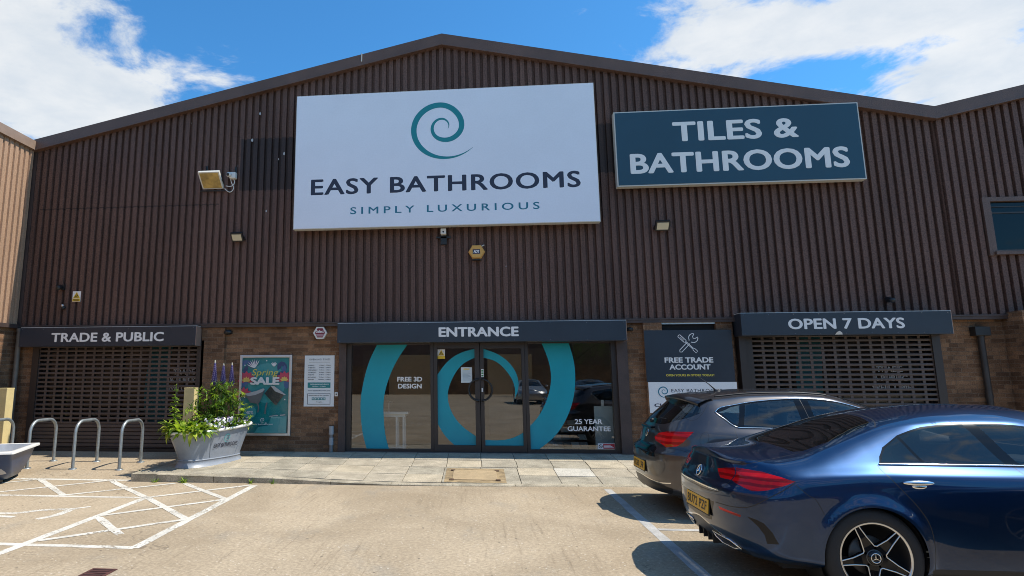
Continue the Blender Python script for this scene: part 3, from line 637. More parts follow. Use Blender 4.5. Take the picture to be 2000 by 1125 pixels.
# end kerb running back to the wall
n = 5
for i in range(n):
    ya = -2.47+i*0.5; yb = ya+0.49; za, zb = pz(-4.95, ya)+0.004, pz(-4.95, yb)+0.004
    mb.add([(-5.40, ya, -0.05), (-5.40, ya, za), (-5.29, ya, za+.004), (-5.29, ya, -0.05), (-5.40, yb, -0.05), (-5.40, yb, zb), (-5.29, yb, zb+.004), (-5.29, yb, -0.05)], [(0,4,5,1), (1,5,6,2), (0,1,2,3), (7,6,5,4)])
mb.add([(-5.40, -2.60, -.06), (-5.40, -2.60, .118), (-4.985, -2.60, .118), (-4.985, -2.60, -.06), (-5.40, -2.475, -.06), (-5.40, -2.475, .122), (-4.985, -2.475, .122), (-4.985, -2.475, -.06)], [(0,3,2,1), (1,2,6,5), (0,1,5,4), (3,7,6,2)])
tag(mb.build('kerb', M_KERB), kind='structure')
# manhole cover let into the pavement
mc = thing('manhole_cover', 'rusty buff rectangular manhole cover let into the pavement before the entrance', 'manhole cover', (-0.05, -2.0, 0.03))
def tilt(mb, x0, x1, y0, y1, dz, th):
    P = [(x0, y0), (x1, y0), (x1, y1), (x0, y1)]; mb.add([(x, y, pz(x, y)+dz-th) for x, y in P]+[(x, y, pz(x, y)+dz) for x, y in P], [(4,5,6,7), (0,1,5,4), (1,2,6,5), (2,3,7,6), (3,0,4,7)])
mb = MB(); tilt(mb, -0.52, 0.42, -2.46, -1.42, 0.007, 0.03); mb.build('surround', mat('rust stained mortar', (0.30, 0.22, 0.12), 0.9, var=0.35, vscale=7, grain=0.3), mc)
mb = MB(); tilt(mb, -0.40, 0.29, -2.30, -1.60, 0.016, 0.03)
mb.build('cover', mat('buff cover', (0.40, 0.30, 0.175), 0.8, var=0.12, vscale=9, grain=0.25, bump=0.5, bscale=80), mc)
for x, y in ((-0.41, -2.3), (0.30, -2.3), (-0.41, -1.6), (0.30, -1.6)): mb = MB(); tilt(mb, x-0.035, x+0.035, y-0.04, y+0.04, 0.019, 0.01); mb.build('lifting_eye', mat('rusty steel', (0.10, 0.06, 0.035), 0.8, var=0.4, vscale=20), mc)
dc = thing('drain_cover', 'small dark red cast iron drain cover in the concrete near the hatched bay', 'drain cover', (-3.16, -7.1, 0))
mb = MB(); mb.box(-3.27, -3.05, -7.24, -6.98, -0.02, 0.006); mb.build('frame', mat('red oxide iron', (0.085, 0.030, 0.024), 0.75, var=0.4, vscale=20), dc); mb = MB()
for k in range(5): mb.box(-3.245, -3.075, -7.215+k*0.047, -7.195+k*0.047, 0.006, 0.009)
mb.build('grate', mat('iron ribs', (0.05, 0.02, 0.018), 0.7), dc)
# ---- painted markings
def paintmat():
    m = bpy.data.materials.new('worn white road paint'); m.use_nodes = True; t = m.node_tree; b = t.nodes['Principled BSDF']; b.inputs['Roughness'].default_value = 0.75
    oc = N(t, 'ShaderNodeTexCoord').outputs['Object']
    c = mixc(t, ramp(t, noise(t, oc, 3, 5), 0.3, 0.7), (0.57, 0.54, 0.47), (0.73, 0.70, 0.62)); c = mixc(t, 1.0, c, mixc(t, ramp(t, noise(t, oc, 60, 3, .7), 0.3, 0.7), (0.84,)*3, (1.08,)*3), 'MULTIPLY')
    t.links.new(c, b.inputs['Base Color'])
    wear = math_(t, 'ADD', math_(t, 'MULTIPLY', noise(t, oc, 26, 6, 0.75), 0.65), math_(t, 'MULTIPLY', noise(t, oc, 2.2, 4), 0.35))
    a = ramp(t, wear, 0.40, 0.47); t.links.new(a, b.inputs['Alpha']); return m
M_PAINT = paintmat()
def line(mb, a, b, wd, z=0.004):
    z = 0.0012+z*0.18
    a, b = Vector(a), Vector(b); d = (b-a).normalized(); n = Vector((-d.y, d.x))*wd/2; k = max(2, int((b-a).length/0.25)); L = []; Rr = []
    for i in range(k+1):
        p = a+(b-a)*i/k; j = [random.uniform(-.006, .006) for _ in range(2)]
        l, r = p+n*(1+j[0]/wd*2), p-n*(1+j[1]/wd*2); L.append((l.x, l.y, gz(l.x, l.y)+z)); Rr.append((r.x, r.y, gz(r.x, r.y)+z))
    m = len(L); mb.add(L+Rr, [(i, m+i, m+i+1, i+1) for i in range(m-1)])
random.seed(3); mb = MB()
WD = 0.092
line(mb, (-9.4, -2.50), (-5.35, -2.53), WD); line(mb, (-9.4, -3.83), (-4.40, -3.87), WD); line(mb, (-9.4, -6.22), (-3.27, -6.31), WD)
line(mb, (-4.47, -3.85), (-4.40, -7.4), WD+.01, 0.008); line(mb, (-3.345, -2.80), (-3.27, -6.33), WD+.01, 0.008)
for a, b in (((-6.95, -2.53), (-5.70, -3.80)), ((-5.76, -2.55), (-4.46, -3.88)), ((-4.46, -3.86), (-3.31, -5.11)), ((-4.47, -2.72), (-3.34, -3.90)), ((-4.40, -5.08), (-3.70, -5.83)), ((-8.2, -2.53), (-6.95, -3.80))): line(mb, a, b, WD, 0.012)
for a, b in (((-8.2, -3.80), (-6.98, -2.53)), ((-6.95, -3.80), (-5.78, -2.55)), ((-5.72, -3.82), (-4.62, -2.72)), ((-4.46, -3.87), (-3.40, -2.78)), ((-4.43, -5.0), (-3.36, -3.92)), ((-4.37, -6.15), (-3.33, -5.10))): line(mb, a, b, WD*.9, 0.016)
tag(mb.build('hatched_bay_marking', M_PAINT), kind='structure')
# remains of the painted wheelchair symbol
mb = MB()
arc = [(-6.6, -4.85), (-6.1, -4.95), (-5.72, -4.97), (-5.47, -4.90), (-5.33, -4.74), (-5.16, -4.70), (-5.02, -4.66), (-4.985, -4.78), (-4.97, -4.95), (-4.99, -5.10), (-5.06, -5.22)]
sp_ = spline2(arc, 40)
for i in range(len(sp_)-1): line(mb, sp_[i], (sp_[i+1][0]+(sp_[i+1][0]-sp_[i][0])*.05, sp_[i+1][1]), 0.10, 0.004+0.0002*(i % 3))
line(mb, (-5.02, -4.665), (-4.86, -4.50), 0.07, 0.007); line(mb, (-5.75, -5.10), (-5.40, -5.14), 0.09, 0.006)
tag(mb.build('wheelchair_symbol_marking', M_PAINT), kind='structure')
mb = MB(); line(mb, (1.84, -2.72), (1.79, -9.8), 0.11); line(mb, (1.88, -5.14), (6.6, -5.30), 0.09, 0.008); line(mb, (1.88, -7.62), (6.6, -7.70), 0.09, 0.008)
tag(mb.build('parking_bay_marking', mat('faded grey road paint', (0.42, 0.41, 0.385), 0.8, var=0.15, vscale=5, grain=0.2)), kind='structure')
# rain-worn patch, weeds along the kerb
# ---------------------------------------------------------------- signs
def stroke(mb, pts, wd, y, closed=False):
    P = [Vector(p) for p in pts]; n = len(P); L = []; Q = []
    for i in range(n):
        a = P[i-1] if (closed or i > 0) else P[i]; b = P[(i+1) % n] if (closed or i < n-1) else P[i]
        d = (b-a).normalized(); nn = Vector((-d.y, d.x))*wd/2; L.append((P[i].x+nn.x, y, P[i].y+nn.y)); Q.append((P[i].x-nn.x, y, P[i].y-nn.y))
    m = n if closed else n-1; mb.add(L+Q, [(i, (i+1) % n, n+(i+1) % n, n+i) for i in range(m)])
def box_sign(label, x0, x1, z0, z1, y0, y1, mface, medge, rim=0.018):
    s = thing('sign', label, 'sign', ((x0+x1)/2, y1, z0))
    mb = MB(); mb.box(x0, x1, y0+0.004, y1, z0, z1); mb.build('casing', medge, s)
    mb = MB(); mb.box(x0+rim, x1-rim, y0-0.002, y0+0.004, z0+rim, z1-rim); mb.build('panel', mface, s); return s
YB = -0.30
s = box_sign('very large white box sign high on the gable with a teal spiral and navy lettering', -3.609, 2.426, 4.523, 7.364, YB, -0.14, mat('white flex face', (0.79, 0.825, 0.905), 0.42, var=0.02, vscale=1.2, grain=0.015, gscale=30), M_ALUW, 0.012)
YF = YB-0.004
mb = MB(); band(mb, *swirl(-0.60, 6.545, 1.19), YF); mb.build('spiral_logo', M_SWIRL, s)
text('lettering', 'EASY BATHROOMS', -3.262, 2.085, 5.215, 5.552, YF, M_LETN, s, 0.021, 1.10)
text('lettering', 'SIMPLY LUXURIOUS', -2.447, 1.282, 4.803, 4.948, YF, M_LETT, s, 0.011, 1.50)
for x in (-3.2, -0.6, 2.0): mb = MB(); mb.box(x-.04, x+.04, -0.14, 0.0, 4.75, 7.1); mb.build('mounting_rail', M_ALU, s)
s = box_sign('petrol blue box sign with white lettering, beside the big white sign', 2.798, 7.348, 5.228, 6.753, -0.22, -0.06, M_TEALPANEL, M_ALUW, 0.022)
text('lettering', 'TILES &', 3.900, 6.227, 6.095, 6.500, -0.226, M_LETW, s, 0.026, 1.03); text('lettering', 'BATHROOMS', 3.058, 7.083, 5.468, 5.882, -0.226, M_LETW, s, 0.027, 1.03)
for x in (3.2, 6.8): mb = MB(); mb.box(x, x+.08, -0.06, 0, 5.4, 6.6); mb.build('mounting_rail', M_ALU, s)
def fascia_sign(label, x0, x1, z0, z1, y0, words, tx, tz, bold=0.028):
    s = thing('fascia_sign', label, 'sign', ((x0+x1)/2, 0.08, z0))
    mb = MB(); mb.bbox(x0, x1, y0, 0.07, z0, z1, 0.006); mb.build('panel', M_NAVY, s)
    mb = MB(); mb.box(x0+.004, x1+0.010, y0+0.012, 0.07, z1, z1+0.010); mb.build('edge_trim', M_ALUW, s); mb = MB(); mb.box(x1, x1+0.010, y0+0.004, 0.07, z0, z1); mb.build('end_cap', mat('sunlit brown end cap', (0.33, 0.21, 0.16), 0.5), s)  # the cap is brown; its sunlit tan is put into the colour
    text('lettering', words, tx[0], tx[1], tz[0], tz[1], y0-0.003, M_LETW, s, bold, 1.02)
    n = 9
    for k in range(n):
        for z in (z0+0.03, z1-0.03): mb = MB(); mb.lathe([(0.010, 0), (0.007, -0.005), (0.0005, -0.006)], (x0+0.05+(x1-x0-.1)*k/(n-1), y0, z), YA, 8); mb.build('fixing_screw', mat('screw head', (0.10, 0.11, 0.13), 0.4, 0.5), s)
    return s
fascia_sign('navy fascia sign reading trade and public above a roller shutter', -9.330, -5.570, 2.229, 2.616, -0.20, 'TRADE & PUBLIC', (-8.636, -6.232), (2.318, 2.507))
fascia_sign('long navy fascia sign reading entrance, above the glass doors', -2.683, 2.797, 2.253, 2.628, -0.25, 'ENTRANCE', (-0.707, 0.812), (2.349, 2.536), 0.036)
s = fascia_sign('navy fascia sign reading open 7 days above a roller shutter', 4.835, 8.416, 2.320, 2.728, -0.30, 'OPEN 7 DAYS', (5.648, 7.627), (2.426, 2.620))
mb = MB(); mb.add([(6.43, -.304, 2.325), (6.56, -.304, 2.325), (6.55, -.315, 2.36), (6.50, -.33, 2.39), (6.46, -.325, 2.37)], [(0, 1, 2, 3, 4)]); mb.build('peeling_vinyl', mat('vinyl backing', (0.55, 0.58, 0.60), 0.4), s)
# trade account board
s = thing('sign', 'navy board offering a free trade account below a crossed spanner and screwdriver', 'sign', (3.95, 0.02, 1.49))
yb = -0.05
mb = MB(); mb.box(3.161, 4.745, yb, -0.04, 1.491, 2.450); mb.build('panel', M_NAVY, s)
text('lettering', 'FREE TRADE', 3.506, 4.383, 1.843, 1.942, yb-.003, M_LETW, s, 0.034); text('lettering', 'ACCOUNT', 3.585, 4.325, 1.714, 1.812, yb-.003, M_LETW, s, 0.034)
text('lettering', 'OPEN YOURS IN STORE TODAY!', 3.515, 4.378, 1.592, 1.632, yb-.003, M_LETY, s, 0.03)
mb = MB(); yi = yb-.003; cx, cz = 3.946, 2.193
def rot(pts, a, o): c_, s_ = math.cos(a), math.sin(a); return [(o[0]+p[0]*c_-p[1]*s_, o[1]+p[0]*s_+p[1]*c_) for p in pts]
a1 = R(-45); o_ = (cx, cz)
stroke(mb, rot([(-0.215, -0.026), (-0.225, 0), (-0.215, 0.026), (-0.06, 0.026), (-0.06, -0.026)], a1, o_), 0.013, yi, True); stroke(mb, rot([(-0.19, 0), (-0.09, 0)], a1, o_), 0.008, yi)
stroke(mb, rot([(-0.06, 0.009), (0.13, 0.009), (0.15, 0.022), (0.22, 0.022), (0.22, -0.022), (0.15, -0.022), (0.13, -0.009), (-0.06, -0.009)], a1, o_), 0.011, yi)
a2 = R(45)
stroke(mb, rot([(0.02, 0.026), (-0.19, 0.026), (-0.215, 0), (-0.19, -0.026), (0.03, -0.026)], a2, o_), 0.013, yi-.001)
jaw = [(0.06, 0.026)]+[(0.15+0.083*math.cos(t), 0.083*math.sin(t)) for t in np.linspace(R(160), R(32), 12)]+[(0.165, 0.028), (0.145, 0.0), (0.165, -0.028)]+[(0.15+0.083*math.cos(t), 0.083*math.sin(t)) for t in np.linspace(R(-32), R(-160), 12)]+[(0.06, -0.026)]
stroke(mb, rot(jaw, a2, o_), 0.013, yi-.001); mb.build('crossed_tools_symbol', M_LETW, s)
s = thing('sign', 'white board under the navy trade board, half hidden by the grey hatchback', 'sign', (3.96, 0.02, 0.92))
mb = MB(); mb.box(3.185, 4.765, yb, -0.04, 0.925, 1.488); mb.build('panel', M_WHITE, s)
text('lettering', 'EASY BATHROOMS', 3.592, 4.497, 1.300, 1.362, yb-.003, M_LETN, s, 0.004, 1.1); mb = MB(); band(mb, *swirl(3.455, 1.315, 0.20), yb-.003); mb.build('spiral_logo', M_LETT, s)
text('lettering', 'CUSTOMER PARKING', 3.269, 4.62, 1.034, 1.097, yb-.003, M_LETN, s, 0.03)
# sale poster in its frame
s = thing('poster_frame', 'teal spring sale poster in an aluminium snap frame on the brick wall', 'poster', (-4.19, 0.08, 0.46))
px0, px1, pz0, pz1, py = -4.725, -3.652, 0.464, 2.040, 0.03
mb = MB(); fr = 0.055
mb.bbox(px0, px0+fr, py, 0.08, pz0, pz1, .008); mb.bbox(px1-fr, px1, py, 0.08, pz0, pz1, .008); mb.bbox(px0+fr-.004, px1-fr+.004, py+.001, 0.08, pz1-fr, pz1-.001, .008); mb.bbox(px0+fr-.004, px1-fr+.004, py+.001, 0.08, pz0+.001, pz0+fr, .008)
mb.build('frame', M_ALU, s)
pm = [mat('poster teal', (0.0, 0.215, 0.235), 0.3, var=0.15, vscale=2.5), mat('poster teal light', (0.05, 0.32, 0.34), 0.3), mat('poster navy', (0.02, 0.06, 0.17), 0.3), mat('poster pink', (0.58, 0.06, 0.12), 0.3), mat('poster yellow', (0.80, 0.55, 0.14), 0.3),
      M_LETW, mat('poster grey', (0.16, 0.16, 0.17), 0.3), mat('poster charcoal', (0.035, 0.037, 0.045), 0.3), mat('poster pale', (0.50, 0.50, 0.50), 0.3), mat('poster blue', (0.05, 0.13, 0.30), 0.3)]
mb = MB(); lay = [0.066]
W_, H_ = px1-px0-2*fr, pz1-pz0-2*fr
def PP(u, v): return (px0+fr+u*W_, pz0+fr+v*H_)
def shape(uv, m): mb.m = m; lay[0] -= 0.0006; mb.flat([PP(*q) for q in uv], (0, lay[0], 0), XA, ZA)
def oval(u, v, ru, rv, m, a0=0, a1=360, n=28): shape([(u+ru*math.cos(R(t)), v+rv*math.sin(R(t))) for t in np.linspace(a0, a1, n)[:-1]], m)
shape([(0, 0), (1, 0), (1, 1), (0, 1)], 0)
oval(0.52, 0.66, 0.40, 0.265, 1, n=40); shape([(0.02, .20), (.98, .20), (.98, .21), (.02, .21)], 0)
def leaf2(u, v, a, L, wd, m): c_, s_ = math.cos(R(a)), math.sin(R(a)); k = W_/H_; shape([(u+(p*c_-q*s_)*L, v+(p*s_+q*c_)*L*k) for p, q in ((0, 0), (.3, wd), (.65, wd), (1, 0), (.65, -wd), (.3, -wd))], m)
for u, v, a in ((.10, .97, 220), (.10, .97, 300), (.10, .9, 250), (.3, .97, 240), (.82, .95, 250), (.82, .95, 310), (.9, .9, 260), (.86, .82, 230), (.92, .8, 300), (.05, .62, 60), (.06, .6, 120), (.95, .58, 100), (.93, .58, 60)): leaf2(u, v, a, .2, .22, 2 if (a % 20) else 9)
def flower(u, v, s_, m):
    for k in range(7): leaf2(u, v, 90+(k-3)*32, s_, .24, m)
    for k in range(5): leaf2(u, v-.02, 90+(k-2)*34, s_*.55, .22, 4)
flower(.09, .70, .19, 3); flower(.90, .71, .17, 3); flower(.05, .50, .17, 3)
for k in range(7): leaf2(.27, .86, 60+k*16, .19, .05, 5)
for k in range(5): leaf2(.68, .88, 50+k*20, .10, .10, 5)
for u, v in ((.52, .96), (.06, .9), (.08, .47), (.93, .44), (.55, .13)): oval(u, v, .014, .008, 5, n=10)
# two upturned bath tubs used as lamps
shape([(.07, .50), (.16, .505), (.33, .535), (.47, .57), (.50, .565), (.49, .545), (.40, .40), (.36, .385), (.22, .395), (.19, .41), (.14, .46)], 6); shape([(.08, .515), (.12, .523), (.33, .555), (.47, .59), (.50, .575), (.45, .54), (.30, .50), (.15, .485)], 8)
shape([(.50, .52), (.62, .615), (.92, .51), (.76, .37), (.72, .375)], 7); shape([(.62, .625), (.70, .618), (.95, .505), (.92, .50), (.72, .55)], 8)
shape([(.35, .40), (.375, .40), (.40, .33), (.385, .27), (.36, .27), (.375, .33)], 6); shape([(.54, .40), (.575, .40), (.55, .33), (.54, .25), (.51, .25), (.52, .33)], 6)
oval(.20, .27, .14, .085, 1); shape([(.30, .0), (.98, .0), (.98, .22), (.66, .215), (.60, .1), (.40, .08)], 1); shape([(.62, .215), (.80, .225), (.80, .235), (.62, .225)], 8); shape([(.84, .225), (.95, .235), (.95, .245), (.84, .24)], 8)
mb.build('artwork', pm, s); yt = lay[0]-0.002
def ptxt(words, u0, u1, v0, v1, m, bold=0.0, shear=0.0):
    a, b = PP(u0, v0), PP(u1, v1); text('lettering', words, a[0], b[0], a[1], b[1], yt, m, s, bold, 1.0, 0, shear)
ptxt('Spring', .22, .78, .735, .845, M_LETY, -0.012, 0.2); ptxt('SALE', .19, .81, .635, .74, M_LETW, 0.05); ptxt('40%', .12, .28, .245, .29, M_LETW, 0.01); ptxt('EASY BATHROOMS', .26, .70, .105, .122, M_LETW, 0.01)
a = PP(.48, .17); mb = MB(); band(mb, *swirl(a[0], a[1], 0.085), yt); mb.build('spiral_logo', M_LETW, s)
mb = MB(); mb.quad((px0+fr, yt-.004, pz0+fr), (px1-fr, yt-.004, pz0+fr), (px1-fr, yt-.004, pz1-fr), (px0+fr, yt-.004, pz1-fr)); mb.build('cover_sheet', glassmat('poster cover', (0.97, 0.97, 0.97), 1.45), s)
# opening times
s = thing('sign', 'small white upright board listing opening times, between the poster and the doors', 'sign', (-3.1, 0.08, 1.03))
ox0, ox1, oz0, oz1, oy = -3.401, -2.799, 1.029, 2.024, 0.065
mb = MB(); mb.box(ox0, ox1, oy, 0.079, oz0, oz1); mb.build('panel', mat('off white panel', (0.70, 0.72, 0.72), 0.5, grain=0.03), s)
def otxt(words, u0, u1, v, h, m=M_LETN, bold=0.0, sp=1.0): text('lettering', words, ox0+u0*.602, ox0+u1*.602, oz1-v*.995, oz1-(v-h)*.995, oy-0.004, m, s, bold, sp)
otxt('OPENING TIMES', .15, .86, .095, .032, M_LETN, 0, 1.2)
mg = MB(); mg.box(ox0+.09, ox1-.09, oy-.003, oy-.001, oz1-.135, oz1-.132)
rows_ = [('MONDAY', '8.00am - 5.30pm'), ('TUESDAY', '8.00am - 5.30pm'), ('WEDNESDAY', '8.00am - 5.30pm'), ('THURSDAY', '8.00am - 5.30pm'), ('FRIDAY', '8.00am - 5.30pm'), ('SATURDAY', '9.00am - 5.00pm'), ('SUNDAY', '10.00am - 4.00pm')]
for k, (d, h) in enumerate(rows_):
    v = .205+k*.0468; otxt(d, .12, .12+.035*len(d), v, .019, M_LETN, 0.01); otxt(h, .86-.024*len(h), .88, v, .019, M_LETN, 0.015)
mg.m = 1; mg.box(ox0+.072, ox1-.072, oy-.003, oy-.001, oz1-.635, oz1-.530)
mg.m = 0; z0_, z1_ = oz1-.955, oz1-.745
for b in ((ox0+.07, ox1-.07, z0_, z0_+.008), (ox0+.07, ox1-.07, z1_-.008, z1_), (ox0+.07, ox0+.078, z0_, z1_), (ox1-.078, ox1-.07, z0_, z1_)): mg.box(b[0], b[1], oy-.003, oy-.001, b[2], b[3])
mg.m = 1
for k in range(5): mg.box(-3.24+k*.056, -3.19+k*.056, oy-.003, oy-.001, oz1-.872, oz1-.822)
mg.build('printed_panel', [M_LETN, mat('board teal', (0.01, 0.20, 0.21), 0.5)], s)
otxt('OPEN BANK HOLIDAYS', .20, .82, .582, .026, M_LETW, 0.03); otxt('10.00am - 4.00pm', .28, .72, .620, .022, M_LETW, 0.03); otxt('www.easybathrooms.com', .13, .88, .708, .026, M_LETN, 0.02)
otxt('Rated Excellent by Our Customers', .16, .84, .800, .022, M_LETN, 0.005); otxt('Trustpilot', .42, .62, .925, .022, M_LETN, 0.02)
mg = MB()
for k in range(5):
    c0 = (-3.215+k*.056, oz1-.847); mg.flat([(c0[0]+(.020 if i % 2 == 0 else .008)*math.sin(i*math.pi/5), c0[1]+(.020 if i % 2 == 0 else .008)*math.cos(i*math.pi/5)) for i in range(10)], (0, oy-.005, 0), XA, ZA)
mg.build('rating_star', M_LETW, s)
# yellow camera warning notice on the cladding
s = thing('warning_sign', 'small yellow and white camera warning notice on the brown cladding', 'sign', (-8.29, 0.0, 3.17))
mb = MB(); mb.box(-8.381, -8.203, -0.008, -0.002, 3.169, 3.388); mb.m = 1; mb.box(-8.375, -8.209, -.011, -.008, 3.175, 3.235); mb.flat([(-8.37, 3.245), (-8.214, 3.245), (-8.292, 3.375)], (0, -.010, 0), XA, ZA)
mb.m = 2; mb.flat([(-8.345, 3.256), (-8.239, 3.256), (-8.292, 3.345)], (0, -.011, 0), XA, ZA); mb.m = 1; mb.flat([(-8.33, 3.263), (-8.254, 3.263), (-8.292, 3.325)], (0, -.012, 0), XA, ZA)
mb.m = 2; mb.obox((-8.292, -.013, 3.285), (.022, 0, .008), (0, .001, 0), (-.004, 0, .010)); mb.box(-8.36, -8.225, -.013, -.011, 3.212, 3.222); mb.box(-8.35, -8.235, -.013, -.011, 3.188, 3.198); mb.build('panel', [M_WHITE, M_YEL, M_BLACK], s)
# alarm boxes
def hexa(rx, rz): return [(rx*math.cos(R(t)), rz*math.sin(R(t))) for t in (0, 60, 120, 180, 240, 300)]
s = thing('alarm_box', 'yellow hexagonal alarm bell box on the ribbed wall below the big white sign', 'alarm box', (0.051, 0, 4.03))
bm_ = [mat('alarm yellow', (0.62, 0.34, 0.075), 0.45, var=0.08, vscale=8), mat('alarm blue', (0.012, 0.02, 0.06), 0.4), M_BLACK]
mb = MB(); mb.prism(hexa(.165, .155), (0.051, 0, 4.03), XA, ZA, (0, -1, 0), 0.0, 0.07); mb.prism(hexa(.148, .138), (0.051, 0, 4.03), XA, ZA, (0, -1, 0), 0.07, 0.10); mb.build('cover', bm_[0], s)
mb = MB(); mb.box(-.027, .117, -.103, -.100, 3.985, 4.075); mb.build('label', bm_[1], s); text('lettering', 'ADT', -.012, .102, 4.000, 4.060, -.106, M_LETW, s, 0.05, 0.9)
mb = MB(); mb.box(-0.04, 0.14, -0.09, 0.0, 3.862, 3.876); mb.build('base', M_BLACK, s)
mb = MB(); mb.tube([(0.145, -.03, 4.14), (0.175, -.03, 4.165), (0.205, -.03, 4.172)], 0.011, 8); mb.build('cable_tail', M_WPL, s)
s = thing('alarm_box', 'white hexagonal alarm box with a red centre under the cladding, left of the entrance sign', 'alarm box', (-3.087, 0.08, 2.35))
mb = MB(); mb.prism(hexa(.142, .140), (-3.087, 0.08, 2.468), XA, ZA, (0, -1, 0), 0, .08); mb.build('cover', M_WPL, s)
mb = MB(); mb.flat([(-3.087+p[0]*.72, 2.468+p[1]*.76) for p in hexa(.142, .14)], (0, -.003, 0), XA, ZA); mb.m = 1
for k in range(3): mb.box(-3.165+.008*k, -3.009-.008*k, -.006, -.004, 2.432-.026*k, 2.446-.026*k)
mb.build('label', [mat('alarm red', (0.20, 0.012, 0.03), 0.4), mat('pale red print', (0.5, 0.3, 0.32), 0.5)], s); text('lettering', 'Select', -3.165, -3.010, 2.468, 2.528, -.006, M_LETW, s, 0.03)
# lights, cameras and small fittings
def floodlight(label, x, z, w_, h_, tilt_, lens, rimm, group=None):
    s = thing('floodlight', label, 'floodlight', (x, 0, z), group); a = R(tilt_); n = Vector((0, -math.cos(a), -math.sin(a))); u = Vector((1, 0, 0)); v = Vector((0, -math.sin(a), math.cos(a)))
    c = Vector((x, -0.16, z))
    mb = MB(); mb.obox(c-n*0.03, u*w_/2, v*h_/2, n*0.03); mb.build('body', rimm, s)
    mb = MB(); mb.obox(c+n*0.002, u*(w_/2-.028), v*(h_/2-.026), n*0.003); mb.build('lens', lens, s)
    mb = MB(); mb.tube([c-u*(w_/2+.012)-n*.03, (x-w_/2-.012, -.02, z-.02), (x+w_/2+.012, -.02, z-.02), c+u*(w_/2+.012)-n*.03], 0.010, 6); mb.box(x-.04, x+.04, -.03, 0, z-.05, z+.01); mb.build('bracket', M_BLACK, s)
    return s
m_led = mat('led diffuser', (0.62, 0.57, 0.42), 0.35)
floodlight('small black framed floodlight below the left corner of the big white sign', -4.824, 4.42, 0.25, 0.19, 40, m_led, M_BLACK, 'small wall floodlights')
floodlight('small black framed floodlight below the petrol blue sign', 3.611, 4.436, 0.27, 0.20, 40, m_led, M_BLACK, 'small wall floodlights')
s = floodlight('large old white floodlight with a yellowed lens high on the left of the cladding', -5.44, 5.65, 0.45, 0.40, 46, mat('yellowed lens', (0.42, 0.28, 0.075), 0.2, var=0.35, vscale=6), mat('aged white enamel', (0.66, 0.65, 0.60), 0.4))
mb = MB(); mb.tube([(-5.62, -.01, 5.85), (-5.62, -.01, 6.02)], .012, 6); mb.tube([(-5.59, -.01, 5.85), (-5.59, -.01, 6.02)], .012, 6); mb.tube([(-5.70, -.05, 5.46), (-5.05, -.05, 5.46)], .014, 6); mb.build('mounting_arm', M_BLACK, s)
s = thing('motion_sensor', 'small white motion sensor with looped white cables beside the large floodlight', 'sensor', (-5.0, 0, 5.7))
mb = MB(); mb.bbox(-5.07, -4.93, -.12, 0, 5.70, 5.84, .02); mb.build('housing', M_WPL, s); mb = MB(); mb.sphere((-5.06, -.14, 5.775), .055, 10); mb.build('sensor_head', M_WPL, s); mb = MB(); mb.sphere((-5.065, -.165, 5.77), .038, 8); mb.build('lens', M_BLACK, s)
mb = MB(); mb.tube([(p[0], -.05, p[1]) for p in spline2([(-4.99, 5.70), (-4.97, 5.62), (-5.03, 5.55), (-5.15, 5.56)], 16)], .009, 6); mb.tube([(p[0], -.06, p[1]) for p in spline2([(-5.05, 5.70), (-5.02, 5.6), (-4.98, 5.5), (-5.04, 5.42), (-5.17, 5.50)], 20)], .009, 6); mb.build('cable', M_WPL, s)
mb = MB(); mb.tube([(-4.98, -.01, 5.84), (-4.98, -.01, 5.98)], .012, 6); mb.tube([(-4.95, -.01, 5.84), (-4.95, -.01, 5.98)], .012, 6); mb.build('conduit', M_BLACK, s)
s = thing('bulkhead_lamp', 'small white square lamp on a black plate under the middle of the big white sign', 'lamp', (-0.595, 0, 4.4))
mb = MB(); mb.bbox(-0.655, -0.545, -.17, -.04, 4.385, 4.50, .01); mb.build('housing', M_WPL, s); mb = MB(); mb.box(-.75, -.46, -.05, 0, 4.33, 4.36); mb.box(-.66, -.54, -.05, 0, 4.20, 4.385); mb.build('mounting_plate', M_BLACK, s); mb = MB(); mb.lathe([(.018, 0), (.001, -.003)], (-.60, -.171, 4.43), YA, 10); mb.build('eye', M_BLACK, s)
def wallcam(label, x, z, r):
    s = thing('security_camera', label, 'security camera', (x, 0, z)); mb = MB(); mb.box(x-r*.6, x+r*.6, -.04, 0, z-r, z+r*1.3); mb.build('base', M_BLACK, s)
    mb = MB(); mb.tube([(x-.02, -.04, z), (x-.03, -.13, z+.01)], .018, 8); mb.lathe([(.001, 0), (r, .005), (r, .13), (r*.7, .15), (.001, .15)], (x-.05, -.06, z+.015), Vector((.35, -1, -.35)), 14); mb.build('body', M_BLACK, s); return s
wallcam('black security camera high on the left cladding above the yellow notice', -8.593, 3.467, .05); wallcam('black security camera on the right cladding above the open 7 days sign', 7.568, 2.967, .045)
s = thing('dome_sensor', 'tiny dome sensor with a silver cap below the black camera on the left cladding', 'sensor', (-8.546, 0, 3.05)); mb = MB(); mb.sphere((-8.546, -.04, 3.04), .05, 10, sz=.8); mb.build('base', M_BLACK, s); mb = MB(); mb.sphere((-8.55, -.06, 3.085), .032, 8); mb.build('cap', M_ALU, s)
s = thing('bulkhead_lamp', 'black bulkhead lamp under the cladding, left of the poster', 'lamp', (-5.0, .08, 2.48)); mb = MB(); mb.sphere((-4.99, .02, 2.50), .07, 10, sx=1.2, sz=.75); mb.build('housing', M_BLACK, s); mb = MB(); mb.box(-5.06, -4.92, .0, .08, 2.47, 2.53); mb.build('back_plate', M_DARK, s)
